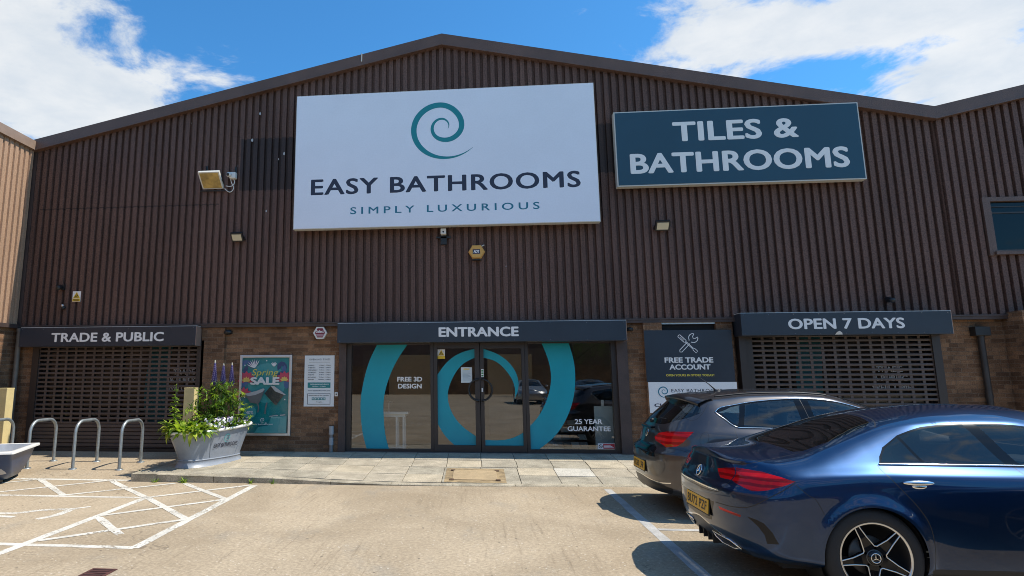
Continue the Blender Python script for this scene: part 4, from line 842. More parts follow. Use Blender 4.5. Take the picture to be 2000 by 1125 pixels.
s = thing('bulkhead_lamp', 'black bulkhead lamp under the cladding just right of the entrance sign', 'lamp', (2.93, .08, 2.46)); mb = MB(); mb.sphere((2.93, .02, 2.48), .05, 10, sx=1.2, sz=.75); mb.build('housing', M_BLACK, s); mb = MB(); mb.box(2.88, 2.98, .0, .08, 2.45, 2.51); mb.build('back_plate', M_DARK, s)
s = thing('switch_plate', 'tiny white switch plate on the brick edge beside the doors', 'switch', (-2.75, .07, 1.26)); mb = MB(); mb.bbox(-2.785, -2.715, .055, .08, 1.225, 1.305, .006); mb.build('plate', M_WPL, s); mb = MB(); mb.box(-2.76, -2.74, .05, .055, 1.25, 1.28); mb.build('rocker', M_BLACK, s)
s = thing('pipe_stub', 'short grey plastic pipe stub standing against the brick left of the doors', 'pipe', (-2.83, .03, .165)); mb = MB(); mb.tube([(-2.83, .03, .16), (-2.83, .03, .62)], .036, 12); mb.build('pipe', M_GREYPIPE, s); mb = MB(); mb.tube([(-2.83, .03, .50), (-2.83, .03, .655)], .048, 12); mb.tube([(-2.83, .03, .30), (-2.83, .03, .44)], .045, 12); mb.build('socket', mat('pale pipe socket', (0.36, 0.37, 0.38), 0.5), s)
# things inside the shop window
s = thing('display_table', 'white display table inside the left shop window', 'table', (-1.75, .75, .165)); mw = mat('white lacquer', (0.72, 0.71, 0.68), 0.35)
mb = MB(); mb.box(-2.0, -1.38, .55, .95, .86, .895); mb.box(-1.95, -1.44, .6, .9, .80, .86); mb.build('table_top', mw, s)
for x in (-1.93, -1.62, -1.48):
    for y in (.60, .88): mb = MB(); mb.box(x-.018, x+.018, y-.018, y+.018, .166, .80); mb.build('leg', mw, s)
mb = MB(); mb.box(-1.96, -1.43, .58, .92, .19, .215); mb.build('shelf', mw, s)
s = thing('tap', 'chrome tap standing on the white display table inside the window', 'tap', (-1.8, .72, .895)); mb = MB(); mb.tube([(-1.80, .72, .895), (-1.80, .72, 1.08), (-1.77, .70, 1.10), (-1.72, .69, 1.09)], .016, 8); mb.build('spout', M_ALU, s); mb = MB(); mb.lathe([(.001, 0), (.03, 0), (.026, .02), (.001, .02)], (-1.80, .72, .895), ZA, 12); mb.build('base', M_ALU, s)
s = thing('display_board', 'pale display board standing inside the right shop window', 'board', (2.45, .6, .165)); mb = MB(); mb.box(2.28, 2.63, .55, .58, .20, 1.02); mb.build('board', mat('pale board', (0.52, 0.58, 0.57), 0.5), s); mb = MB(); mb.box(2.30, 2.34, .58, .75, .166, .20); mb.box(2.57, 2.61, .58, .75, .166, .20); mb.build('foot', M_ALU, s); mb = MB(); mb.box(2.42, 2.47, .54, .57, 1.02, 1.14); mb.build('clip', M_WPL, s)
s = thing('tile_stand', 'low stand of pale tile samples inside the right shop window', 'display stand', (1.75, .9, .165)); mt = [mat('tile sample pale', (0.40, 0.38, 0.33), 0.3), mat('tile sample grey', (0.20, 0.20, 0.19), 0.3), mat('tile sample dark', (0.08, 0.08, 0.08), 0.3)]
for r in range(4):
    for c in range(5):
        mb = MB(); y = .7+r*.17; mb.obox((1.42+c*.165, y, .27+r*.13), (.075, 0, 0), (0, .07, .04), (0, -.003, .006)); mb.build('tile_sample', mt[(r*2+c) % 3], s)
mb = MB(); mb.box(1.33, 2.17, .72, 1.3, .166, .20); mb.build('base', M_FRAME, s)
# ---------------------------------------------------------------- bike hoops and bollards
M_GALV = mat('galvanised steel', (0.30, 0.335, 0.35), 0.42, 0.55, var=0.18, vscale=9, grain=0.12)
def hoop():
    r = thing('bike_hoop', 'x', 'bike stand', (0, 0, 0), 'galvanised bike hoops in a row'); h, R_, L = 0.80, 0.20, 0.70; pts = [(0, 0, -0.02)]
    pts += [(0, R_-R_*math.cos(t), h-R_+R_*math.sin(t)) for t in np.linspace(0, math.pi/2, 9)]; pts += [(0, L-R_+R_*math.sin(t), h-R_+R_*math.cos(t)) for t in np.linspace(0, math.pi/2, 9)]+[(0, L, 0.02)]
    mb = MB(); mb.tube(pts, 0.028, 14); mb.build('rail', M_GALV, r)
    for y, z in ((0, 0.0), (L, 0.038)):
        mb = MB(); mb.lathe([(.001, .012), (.065, .012), (.07, .0), (.07, -.02)], (0, y, z), ZA, 20)
        for a in range(4): mb.lathe([(.009, .02), (.009, .01), (.001, .021)], (.045*math.cos(a*math.pi/2+.8), y+.045*math.sin(a*math.pi/2+.8), z), ZA, 8)
        mb.build('base_plate', M_GALV, r)
    return r
hp = hoop(); HL = ['bike hoop farthest from the planter, in front of a cream bollard', 'bike hoop rising behind the corner of the unplanted bath', 'bike hoop second from the planter, standing clear of both baths', 'bike hoop nearest to the bath planter full of flowers']
for i, (x, y) in enumerate(((-8.66, -1.70), (-7.81, -1.70), (-6.96, -1.71), (-6.105, -1.73))):
    o = hp if i == 0 else copy_tree(hp); o.location = (x, y, gz(x, y)); o['label'] = HL[i]
M_CREAM = mat('cream yellow paint', (0.66, 0.53, 0.255), 0.6, var=0.08, vscale=4, grain=0.06)
for x, y, lb in ((-9.20, -0.60, 'square cream yellow bollard behind the unplanted bath'), (-5.40, -0.62, 'square cream yellow bollard half hidden behind the bath planter')):
    b = thing('bollard', lb, 'bollard', (x, y, gz(x, y)), 'cream yellow bollards'); z0 = gz(x, y)
    mb = MB(); mb.bbox(x-.102, x+.102, y-.102, y+.102, z0-.05, 1.395, .008); mb.build('post', M_CREAM, b)
    mb = MB(); mb.bbox(x-.106, x+.106, y-.106, y+.106, 1.385, 1.408, .006); mb.build('cap', M_CREAM, b)
# ---------------------------------------------------------------- bath tub planter
M_TUB = mat('grey blue enamel', (0.255, 0.285, 0.335), 0.38, var=0.09, vscale=5, grain=0.06, gscale=90)
M_RIM = mat('white enamel rim', (0.78, 0.77, 0.74), 0.3, var=0.05, vscale=6)
TC = Vector((-4.66, -1.36, 0)); TA = Vector((.345, .938, 0)).normalized(); TB = Vector((.938, -.345, 0)).normalized()
def tsec(a, b, z, t, n=2.7):
    c_, s_ = math.cos(t), math.sin(t); q = TC+TA*(a*math.copysign(abs(c_)**(2/n), c_))+TB*(b*math.copysign(abs(s_)**(2/n), s_)); k = (q-TC).dot(TA); return (q.x, q.y, z+(.075*max(0, (k+.85)/1.7)**1.4*max(0, (z-.25)/.46)))
tub = thing('bath_planter', 'grey blue double ended bath on the pavement, planted with flowers and bushy leaves', 'planter', (TC.x, TC.y, .1))
ZB = 0.105
def tlevels(levels, name, m, closed_bottom=False):
    mb = MB(); mb.smooth = True; n = 72; vs = []
    for a, b, z in levels: vs += [tsec(a, b, z, 2*math.pi*i/n) for i in range(n)]
    mb.add(vs, [(k*n+i, k*n+(i+1) % n, (k+1)*n+(i+1) % n, (k+1)*n+i) for k in range(len(levels)-1) for i in range(n)]); return mb.build(name, m, tub)
def flare(z):
    t = (z-.235)/(.70-.235); return .645+.215*t**1.12, .245+.125*t**1.05
tlevels([(.715, .305, ZB-.03), (.715, .305, ZB+.018), (.700, .292, ZB+.028), (.675, .272, ZB+.07), (.652, .252, ZB+.118), (.662, .262, ZB+.122), (.664, .264, ZB+.136), (.652, .252, ZB+.142)], 'plinth', M_TUB)
tlevels([(.648, .248, .24)]+[(*flare(z), z) for z in np.linspace(.26, .685, 14)], 'basin', M_TUB)
a_, b_ = flare(.69)
tlevels([(a_, b_, .675), (a_+.020, b_+.020, .672), (a_+.034, b_+.034, .684), (a_+.036, b_+.036, .700), (a_+.026, b_+.026, .714), (a_+.006, b_+.006, .718), (a_-.014, b_-.014, .708), (a_-.02, b_-.02, .66)], 'rim', M_RIM)
mb = MB(); n = 48; mb.add([tsec(a_-.015, b_-.015, .672, 2*math.pi*i/n) for i in range(n)], [tuple(range(n))]); mb.build('soil', mat('dark compost', (0.025, 0.018, 0.012), 0.95, var=0.5, vscale=25), tub)
def tside(s, z):
    """point on the flank facing the doors, s along the tub"""
    a, b = flare(z); c_ = max(-1, min(1, s/a)); y = b*(1-abs(c_)**2.7)**(1/2.7); q = TC+TA*s+TB*y; return Vector((q.x, q.y, z+(.075*max(0, (s+.85)/1.7)**1.4*max(0, (z-.25)/.46))))
for s in (-.30, .40):
    mb = MB(); mb.tube([tside(s*(.9+.3*(z-.25)/.45), z)+TB*.001 for z in np.linspace(.245, .672, 14)], .006, 6); mb.build('panel_seam', M_TUB, tub)
c0 = tside(.05, .44); up_ = (tside(.05, .60)-tside(.05, .36)).normalized(); nn = TA.cross(up_)
mb = MB(); mb.add(*txt_mesh('EASY BATHROOMS', -.29, .29, -.036, .036, c0+nn*.008, TA, up_, .012)); mb.build('lettering', M_LETN, tub)
mb = MB(); so, si = swirl(0, 0, .15); c1 = c0+up_*.12+nn*.008; n = len(so); mb.add([tuple(c1+TA*p[0]+up_*p[1]) for p in so]+[tuple(c1+TA*p[0]+up_*p[1]) for p in si], [(i, i+1, n+i+1, n+i) for i in range(n-1)]); mb.build('spiral_logo', mat('faded teal print', (0.10, 0.42, 0.42), 0.5), tub)
# ---- the second bath, cut off at the left
b2 = thing('bath_tub', 'white rimmed rectangular bath with dark blue sides and no plants', 'bath', (-7.5, -2.5, 0))
FRc, D1, D2 = Vector((-6.93, -3.22, 0)), Vector((-.37, .93, 0)).normalized(), Vector((-.93, -.37, 0)).normalized()
def bq(u, v, z): q = FRc+D1*u+D2*v; return (q.x, q.y, z)
L1, L2, ZR = 1.42, 0.78, 0.50
def ring(o, z, r=.05, n=6, o2=None):
    """rounded rectangle inset by o"""
    o2 = o if o2 is None else o2; P = []
    for cu, cv, a0 in ((L1-o-r, L2-o2-r, 0), (o+r, L2-o2-r, 90), (o+r, o2+r, 180), (L1-o-r, o2+r, 270)):
        for k in range(n+1): t = R(a0+90*k/n); P.append(bq(cu+r*math.cos(t), cv+r*math.sin(t), z))
    return P
def loft(rings, name, m, cap=None):
    mb = MB(); mb.smooth = True; n = len(rings[0]); mb.add([p for r in rings for p in r], [(k*n+i, k*n+(i+1) % n, (k+1)*n+(i+1) % n, (k+1)*n+i) for k in range(len(rings)-1) for i in range(n)])
    if cap is not None: mb.add(rings[cap], [tuple(range(n))])
    return mb.build(name, m, b2)
loft([ring(.0, ZR-.03, .03), ring(0, ZR, .03), ring(.006, ZR+.008, .03), ring(.07, ZR+.008, .07), ring(.075, ZR+.003, .07)], 'rim', M_RIM)
loft([ring(.04, ZR-.028, .05), ring(.055, ZR-.05, .06), ring(.12, .32, .12, o2=.07), ring(.22, .16, .18, o2=.11), ring(.32, .07, .18, o2=.16), ring(.40, .05, .15, o2=.2)], 'shell', mat('blue grey bath shell', (0.018, 0.045, 0.115), 0.35, var=0.12, vscale=4), -1)
loft([ring(.078, ZR+.002, .07), ring(.11, .36, .10), ring(.20, .16, .14, o2=.14), ring(.30, .12, .12, o2=.2)], 'bowl', mat('grey enamel bowl', (0.40, 0.41, 0.43), 0.35, var=.15, vscale=4), -1)
for u, v in ((.45, .28), (.45, .5), (1.0, .28), (1.0, .5)): mb = MB(); q = bq(u, v, 0); mb.box(q[0]-.03, q[0]+.03, q[1]-.03, q[1]+.03, gz(q[0], q[1]), .07); mb.build('foot', M_BLACK, b2)
# ---------------------------------------------------------------- plants
def leafmat(name, c, t_=0.45):
    m = bpy.data.materials.new(name); m.use_nodes = True; t = m.node_tree; t.nodes.clear(); oc = N(t, 'ShaderNodeTexCoord').outputs['Object']
    cc = mixc(t, ramp(t, noise(t, oc, 9, 3), .3, .7), tuple(x*.72 for x in c), tuple(min(1, x*1.3) for x in c))
    d = N(t, 'ShaderNodeBsdfPrincipled'); d.inputs['Roughness'].default_value = .5; t.links.new(cc, d.inputs['Base Color']); d.inputs['Specular IOR Level'].default_value = .3
    tr = N(t, 'ShaderNodeBsdfTranslucent'); t.links.new(mixc(t, 1.0, cc, (1.2, 1.25, .6), 'MULTIPLY'), tr.inputs[0]); mx = N(t, 'ShaderNodeMixShader'); mx.inputs[0].default_value = t_
    t.links.new(d.outputs[0], mx.inputs[1]); t.links.new(tr.outputs[0], mx.inputs[2]); o = N(t, 'ShaderNodeOutputMaterial'); t.links.new(mx.outputs[0], o.inputs[0]); return m
LG = [leafmat('leaf bright', (0.29, 0.40, 0.045)), leafmat('leaf mid', (0.125, 0.225, 0.030)), leafmat('leaf dark', (0.040, 0.090, 0.018)), leafmat('leaf yellow', (0.46, 0.50, 0.09))]
def leaf(mb, p, az, el, L, wd, curl, seg=4, fold=.25):
    p = Vector(p); h = Vector((math.cos(az), math.sin(az), 0)); s = Vector((-math.sin(az), math.cos(az), 0)); vs = []
    for i in range(seg+1):
        t = i/seg; e = el-curl*t; d = h*math.cos(e)+Vector((0, 0, math.sin(e))); n = -h*math.sin(e)+Vector((0, 0, math.cos(e)))
        if i: p = p+d*(L/seg)
        w_ = wd*(math.sin(math.pi*min(1, (t*.92+.06)))**.8)/2*(1 if i < seg else .05); vs += [p-s*w_+n*w_*fold, p, p+s*w_+n*w_*fold]
    mb.add(vs, [f for i in range(seg) for f in ((3*i, 3*i+1, 3*i+4, 3*i+3), (3*i+1, 3*i+2, 3*i+5, 3*i+4))])
rnd = random.Random(7)
def tpos(s, w_, z): q = TC+TA*s+TB*w_; return Vector((q.x, q.y, z))
def clump(label, name, cat, s0, w0, ns, L, wd, spread, els, curl, mats_, wts, z=.68, group=None, hgt=0.0):
    c = tpos(s0, w0, z); pl = thing(name, label, cat, c, group); mb = MB(); mb.smooth = True
    for k in range(ns):
        mb.m = rnd.choices(range(len(mats_)), wts)[0]; a = rnd.uniform(0, 2*math.pi); rr = spread*math.sqrt(rnd.random())
        leaf(mb, c+Vector((rr*math.cos(a), rr*math.sin(a), rnd.uniform(0, hgt))), a+rnd.uniform(-.7, .7), rnd.uniform(*els), rnd.uniform(*L), rnd.uniform(*wd), rnd.uniform(*curl))
    mb.build('foliage', mats_, pl); return pl
def stem_plant(label, name, cat, s0, w0, zt, group=None):
    return thing(name, label, cat, tpos(s0, w0, .67), group)
hosta = clump('broad bright green leafy plant spilling over the left end of the bath planter', 'leafy_plant', 'plant', -.58, 0.03, 330, (.13, .30), (.045, .085), .30, (-.1, 1.35), (.5, 1.9), [LG[0], LG[1], LG[3], LG[2]], (5, 3, 3, 1), group=None, hgt=.10)
# tall bud spike at the left end
c = tpos(-.80, -.05, .66); pl = thing('flower_spike', 'tall thin spike of buds and small leaves at the left end of the planter', 'plant', c); mb = MB(); mb.tube([c, c+Vector((-.02, 0, .4)), c+Vector((-.01, .01, .84))], [.008, .006, .003], 6); mb.build('stem', LG[1], pl)
mb = MB(); mb.smooth = True
for k in range(70):
    t = rnd.random(); mb.m = rnd.choice((0, 1)); leaf(mb, c+Vector((-.015, .005, .12+.70*t)), rnd.uniform(0, 6.28), rnd.uniform(.1, .9), (.15*(1-t)+.035), .036*(1-t)+.016, .7)
mb.build('foliage', [LG[0], LG[1]], pl)
# lupin: mound of palmate leaves and three flower spikes
M_LUP = [mat('lupin violet', (0.085, 0.06, 0.24), 0.6), mat('lupin lilac', (0.34, 0.30, 0.52), 0.6), mat('lupin tip', (0.62, 0.60, 0.50), 0.6)]
c = tpos(.20, -.06, .67); lup = thing('lupin_plant', 'lupin with a mound of narrow green leaves and three upright purple flower spikes', 'plant', c)
mb = MB(); mb.smooth = True
for k in range(290):
    u = rnd.random()**1.2; a = rnd.uniform(0, 6.28); rr = .62*math.sqrt(rnd.random())*(1-.62*u**1.5)+rnd.gauss(0, .07); q = c+TA*(rr*math.cos(a)*1.15)+TB*(rr*math.sin(a)*.8)+Vector((0, 0, .08+.74*u+rnd.gauss(0, .03)))
    mb.m = rnd.choices((0, 1, 2), (3, 4, 4))[0]; tilt_ = rnd.uniform(-1.0, 1.0); b0 = rnd.uniform(0, 6.28); base_ = rnd.uniform(-.3, .7)
    for j in range(8): leaf(mb, q, b0+j*2*math.pi/8, base_+tilt_*math.cos(j*.785), rnd.uniform(.07, .13), rnd.uniform(.020, .030), rnd.uniform(.2, .9), 2)
mb.build('foliage', [LG[0], LG[1], LG[2]], lup)
mb = MB()
for k in range(40):
    a = rnd.uniform(0, 6.28); rr = rnd.uniform(.1, .32); q = c+TA*(rr*math.cos(a))+TB*(rr*math.sin(a)*.7); mb.tube([c+Vector((0, 0, .02)), (c+q)/2+Vector((0, 0, .25)), q+Vector((0, 0, rnd.uniform(.3, .7)))], .0045, 5)
mb.build('stem', LG[1], lup)
for s_, w_, zt, zb in ((.0, -.10, 1.90, 1.45), (.20, -.08, 1.84, 1.47), (.38, -.04, 1.86, 1.43)):
    q = tpos(s_+.12, w_, 0); mb = MB(); mb.tube([(q.x, q.y, .70), (q.x, q.y, zb), (q.x+.004, q.y, zt)], [.008, .007, .003], 6); mb.build('flower_stem', LG[1], lup)
    mb = MB(); mb.smooth = True
    for k in range(250):
        t = k/250; a = k*2.39996; r_ = .088*(1-t)**.5+.010; z = zb+(zt-zb)*t; mb.m = 2 if t > .84 else (1 if (k % 3 == 0) else 0)
        leaf(mb, (q.x+.006*math.cos(a), q.y+.006*math.sin(a), z), a, .45+t*.6, r_, .032*(1-.5*t), -.5, 2, .5)
    mb.build('flower_spike', M_LUP, lup)
# pansies along the rim
M_PAN = [mat('pansy white', (0.78, 0.76, 0.78), 0.6), mat('pansy lilac', (0.42, 0.34, 0.60), 0.6), mat('pansy plum', (0.06, 0.018, 0.055), 0.6), mat('pansy eye', (0.55, 0.36, 0.04), 0.6)]
def pansy(label, s0, w0, ns, wts):
    pl = clump(label, 'pansy_plant', 'flower', s0, w0, 110, (.05, .11), (.022, .036), .19, (.0, 1.3), (.2, 1.2), [LG[1], LG[2], LG[0]], (3, 3, 3), .68, 'pansies in the bath planter', .12)
    c = tpos(s0, w0, .68); mb = MB()
    for k in range(ns):
        a = rnd.uniform(0, 6.28); rr = .22*math.sqrt(rnd.random()); q = c+TA*(rr*math.cos(a)*1.1)+TB*(rr*math.sin(a)*.8)+Vector((0, 0, rnd.uniform(.02, .22)))
        nn_ = Vector((rnd.uniform(-.5, .5)+.15, rnd.uniform(-.9, .1)-.35, rnd.uniform(.3, 1))).normalized(); u_ = nn_.cross(Vector((0, 0, 1))).normalized(); v_ = nn_.cross(u_); kc = rnd.choices((0, 1, 2), wts)[0]; s = rnd.uniform(.012, .020)
        for j in range(5):
            t = R(90+72*j); o_ = q+(u_*math.cos(t)+v_*math.sin(t))*s*.75+nn_*.001*j; mb.m = kc; mb.add([o_+(u_*math.cos(z)+v_*math.sin(z))*s*.72 for z in np.linspace(0, 6.283, 8)[:-1]], [tuple(range(7))])
        mb.m = 3; mb.add([q+nn_*.008+(u_*math.cos(z)+v_*math.sin(z))*s*.25 for z in np.linspace(0, 6.283, 7)[:-1]], [tuple(range(6))])
    mb.build('flowers', M_PAN, pl); return pl
pansy('white pansies beside the leafy plant, over the left panel of the planter', -.28, .18, 40, (8, 1, 0)); pansy('white and lilac pansies above the lettering on the planter', .0, .22, 42, (6, 3, 0)); pansy('lilac and plum pansies at the middle of the planter under the lupins', .22, .14, 40, (3, 4, 4)); pansy('pale pansies toward the right end of the planter', .44, .18, 36, (7, 2, 0))
clump('light green pointed leaves at the right end of the bath planter', 'leafy_plant', 'plant', .62, .06, 60, (.10, .24), (.03, .055), .13, (.1, 1.2), (.4, 1.3), [LG[0], LG[3], LG[1]], (4, 3, 2), hgt=.08)
clump('low bronze foliage at the right end of the planter beside the pansies', 'bronze_plant', 'plant', .50, -.06, 90, (.05, .13), (.016, .03), .15, (.1, 1.3), (.2, 1.2), [leafmat('leaf bronze', (0.20, 0.10, 0.035)), LG[3], LG[2]], (4, 2, 1), hgt=.12)
# weeds at the foot of the kerb
for i, (x, y, s, lb) in enumerate(((-4.98, -2.66, .8, 'weed at the corner of the raised kerb under the planter'), (-4.52, -2.655, 1.2, 'tallest weed along the raised kerb'), (-3.46, -2.64, .9, 'weed in the kerb joint near the end of the hatched bay'), (-3.12, -2.64, .7, 'smallest weed in the kerb joint, towards the doors'), (-5.55, -2.1, 1.1, 'weed growing in the shadow behind the kerb corner'))):
    w_ = thing('weed', lb, 'weed', (x, y, gz(x, y)), 'weeds along the kerb'); mb = MB(); mb.smooth = True
    for k in range(16): mb.m = rnd.choice((0, 1)); leaf(mb, (x+rnd.uniform(-.03, .03)*s, y+rnd.uniform(-.012, .012), gz(x, y)), rnd.uniform(0, 6.28), rnd.uniform(.5, 1.4), rnd.uniform(.05, .13)*s, .014*s, rnd.uniform(.1, 1.1), 3)
    mb.build('foliage', [LG[0], LG[1]], w_)
# ---------------------------------------------------------------- car bodies
class CarSurf:
    """half body as a smooth surface S(u, v): u runs from the middle of the tail round the corner and along the flank to the nose,
    v runs from the sill over the shoulder and roof rail to the roof centre line.  x forward from the tail, y outwards, z up"""
    UR, UF = 0.24, 0.84
    def __init__(s, rows, spine, arches, flare=0.018):
        s.rows = rows; s.spine = spine; s.arches = arches; s.flare = flare; s.nv = len(rows)+2
    def row(s, r, u):
        xr, Lr, nr, xf, Lf, nf, W, Z = r
        u = np.asarray(u, float); a, b = xr+Lr, xf-Lf
        t = np.clip(u/s.UR, 0, 1)*math.pi/2; tf = np.clip((1-u)/(1-s.UF), 0, 1)*math.pi/2
        xrear = xr+Lr*(1-np.maximum(np.cos(t), 0)**(2/nr)); sr = np.maximum(np.sin(t), 0)**(2/nr)
        xfr = xf-Lf*(1-np.maximum(np.cos(tf), 0)**(2/nf)); sf = np.maximum(np.sin(tf), 0)**(2/nf)
        xm = a+(b-a)*np.clip((u-s.UR)/(s.UF-s.UR), 0, 1)
        x = np.where(u < s.UR, xrear, np.where(u > s.UF, xfr, xm)); k = np.where(u < s.UR, sr, np.where(u > s.UF, sf, 1.0))
        return x, W(x)*k, Z(x)
    def grid(s, u):
        X, Y, Z = [], [], []
        for r in s.rows:
            x, y, z = s.row(r, u); X.append(x); Y.append(y); Z.append(z)
        x9 = X[-1]; zs = s.spine(x9); zr = Z[-1]
        X.append(x9); Y.append(Y[-1]*0.52); Z.append(zr+(zs-zr)*0.76)
        X.append(x9); Y.append(Y[-1]*0); Z.append(zs)
        return np.array(X), np.array(Y), np.array(Z)
    def __call__(s, u, v):
        """u, v arrays of equal length, v in 0..nv-1"""
        u = np.atleast_1d(np.asarray(u, float)); v = np.atleast_1d(np.asarray(v, float))
        A = np.stack(s.grid(u)); n = s.nv                      # 3, nv, k
        d = np.diff(A, axis=1); m = np.zeros_like(A)
        p = d[:, :-1]*d[:, 1:]; m[:, 1:-1] = np.where(p > 0, 2*p/np.where(np.abs(d[:, :-1]+d[:, 1:]) < 1e-12, 1, d[:, :-1]+d[:, 1:]), 0)
        m[:, 0] = d[:, 0]; m[:, -1] = np.where(np.arange(3)[:, None] == 1, d[:, -1], 0)
        i = np.clip(v.astype(int), 0, n-2); t = v-i; k = np.arange(len(u))
        P = ((1+2*t)*(1-t)**2)*A[:, i, k]+t*(1-t)**2*m[:, i, k]+t*t*(3-2*t)*A[:, i+1, k]+t*t*(t-1)*m[:, i+1, k]
        P = P.T.copy()
        for ax, az, ar in s.arches:                            # flared arch lips
            q = np.hypot(P[:, 0]-ax, P[:, 2]-az); w_ = np.exp(-((q-ar)/0.05)**2)*(P[:, 1] > 0.6)
            P[:, 1] += s.flare*w_
        return P
    def table(s, nu=420, per=26):
        if not hasattr(s, '_t'):
            U, V = np.meshgrid(np.linspace(0, 1, nu), np.linspace(0, s.nv-1, (s.nv-1)*per+1), indexing='ij')
            s._t = (U.ravel(), V.ravel(), s(U.ravel(), V.ravel()))
        return s._t
    def find(s, kind, a, b, vmin=0, vmax=None):
        """kind 's': (x, z) on the flank, 'r': (y, z) on the tail, 't': (x, y) seen from above, 'p': (u, v) as given"""
        if kind == 'p': return (a, b)
        U, V, P = s.table(); vmax = s.nv-1 if vmax is None else vmax
        if kind == 's': ok = (U > 0.12) & (U < 0.93) & (V <= s.nv-3); err = (P[:, 0]-a)**2+(P[:, 2]-b)**2; ia, ib = 0, 2
        elif kind == 'r': ok = (U < s.UR*0.98) & (V <= s.nv-3); err = (P[:, 1]-a)**2+(P[:, 2]-b)**2; ia, ib = 1, 2
        else: ok = (V >= s.nv-3.6); err = (P[:, 0]-a)**2+(P[:, 1]-b)**2; ia, ib = 0, 1
        ok &= (V >= vmin) & (V <= vmax); err = np.where(ok, err, 1e9); i = int(np.argmin(err)); u, v = U[i], V[i]
        for _ in range(6):
            e = 1e-4; p0 = s([u], [v])[0]; pu = s([min(u+e, 1)], [v])[0]; pv = s([u], [min(v+e, s.nv-1)])[0]
            J = np.array([[(pu[ia]-p0[ia])/e, (pv[ia]-p0[ia])/e], [(pu[ib]-p0[ib])/e, (pv[ib]-p0[ib])/e]]); r = np.array([a-p0[ia], b-p0[ib]])
            if abs(np.linalg.det(J)) < 1e-6: break
            du = np.linalg.solve(J, r); du = np.clip(du, [-.01, -.15], [.01, .15]); u = min(max(u+du[0], 0), 1); v = min(max(v+du[1], 0), s.nv-1)
        return (float(u), float(v))
K = lambda *kv: pchip([a for a, _ in kv], [b for _, b in kv])
def cla_surface():
    rows = [  # tail x, cap length, squareness, nose x, cap length, squareness, half width(x), height(x)
        (0.08, .45, 3.2, 4.30, .5, 2.6, K((0, .74), (.4, .80), (4, .80), (4.5, .74)), K((0, .27), (.4, .25), (.9, .20), (3.6, .19), (4.4, .22))),
        (.045, .45, 3.3, 4.42, .5, 2.6, K((0, .80), (.4, .875), (4, .875), (4.5, .80)), K((-.1, .335), (.3, .305), (.62, .275), (1.2, .23), (3.4, .22), (4.4, .25))),
        (.004, .50, 3.3, 4.50, .55, 2.5, K((0, .84), (.4, .902), (1.6, .895), (4, .90), (4.5, .84)), K((-.1, .44), (.4, .42), (1.2, .40), (4.4, .40))),
        (-.006, .52, 3.2, 4.52, .6, 2.4, K((0, .85), (.4, .912), (1.0, .918), (1.6, .905), (4, .915), (4.5, .86)), K((-.1, .58), (.5, .57), (1.5, .56), (4.4, .52))),
        (-.004, .52, 3.1, 4.52, .62, 2.4, K((0, .85), (.4, .910), (1.0, .920), (1.7, .910), (4, .91), (4.5, .86)), K((-.1, .705), (.5, .71), (1.5, .69), (4.4, .62))),
        (.030, .50, 3.0, 4.48, .65, 2.3, K((0, .84), (.4, .902), (1.0, .915), (2, .908), (4, .90), (4.5, .85)), K((-.1, .765), (.5, .785), (1.5, .785), (3.4, .76), (4.4, .68))),
        (0.060, .48, 3.0, 4.44, .7, 2.3, K((0, .815), (.4, .888), (1.0, .905), (2, .896), (3.4, .89), (4.4, .82)), K((-.1, .845), (.2, .835), (.5, .850), (1.0, .868), (2, .86), (3.4, .83), (4.4, .72))),
        (0.082, .46, 3.0, 4.38, .8, 2.2, K((0, .715), (.13, .70), (.35, .805), (.7, .825), (1.05, .815), (2, .808), (3.2, .81), (4.3, .76)), K((0, .968), (.13, .916), (.35, .915), (.7, .935), (1.1, .962), (2.2, .955), (3.2, .945), (3.7, .88), (4.35, .74))),
        (0.088, .50, 3.4, 4.30, .9, 2.1, K((0, .70), (.35, .680), (.6, .655), (.85, .615), (1.2, .560), (1.6, .555), (2.1, .565), (2.5, .59), (2.95, .67), (3.2, .73), (3.6, .73), (4.2, .66)),
            K((0, .990), (.10, .938), (.3, .950), (.55, .985), (.8, 1.062), (1.0, 1.130), (1.2, 1.195), (1.45, 1.245), (1.75, 1.268), (2.1, 1.262), (2.5, 1.19), (2.9, 1.06), (3.2, .965), (3.6, .90), (4.2, .78))),
    ]
    spine = K((0, .992), (.12, .992), (.35, 1.0), (.55, 1.018), (.75, 1.075), (1.0, 1.170), (1.3, 1.270), (1.6, 1.330), (2.0, 1.362), (2.35, 1.355), (2.7, 1.295), (3.1, 1.13), (3.35, 1.01), (3.7, .955), (4.2, .84))
    return CarSurf(rows, spine, [(0.895, 0.333, 0.350), (3.624, 0.333, 0.350)])
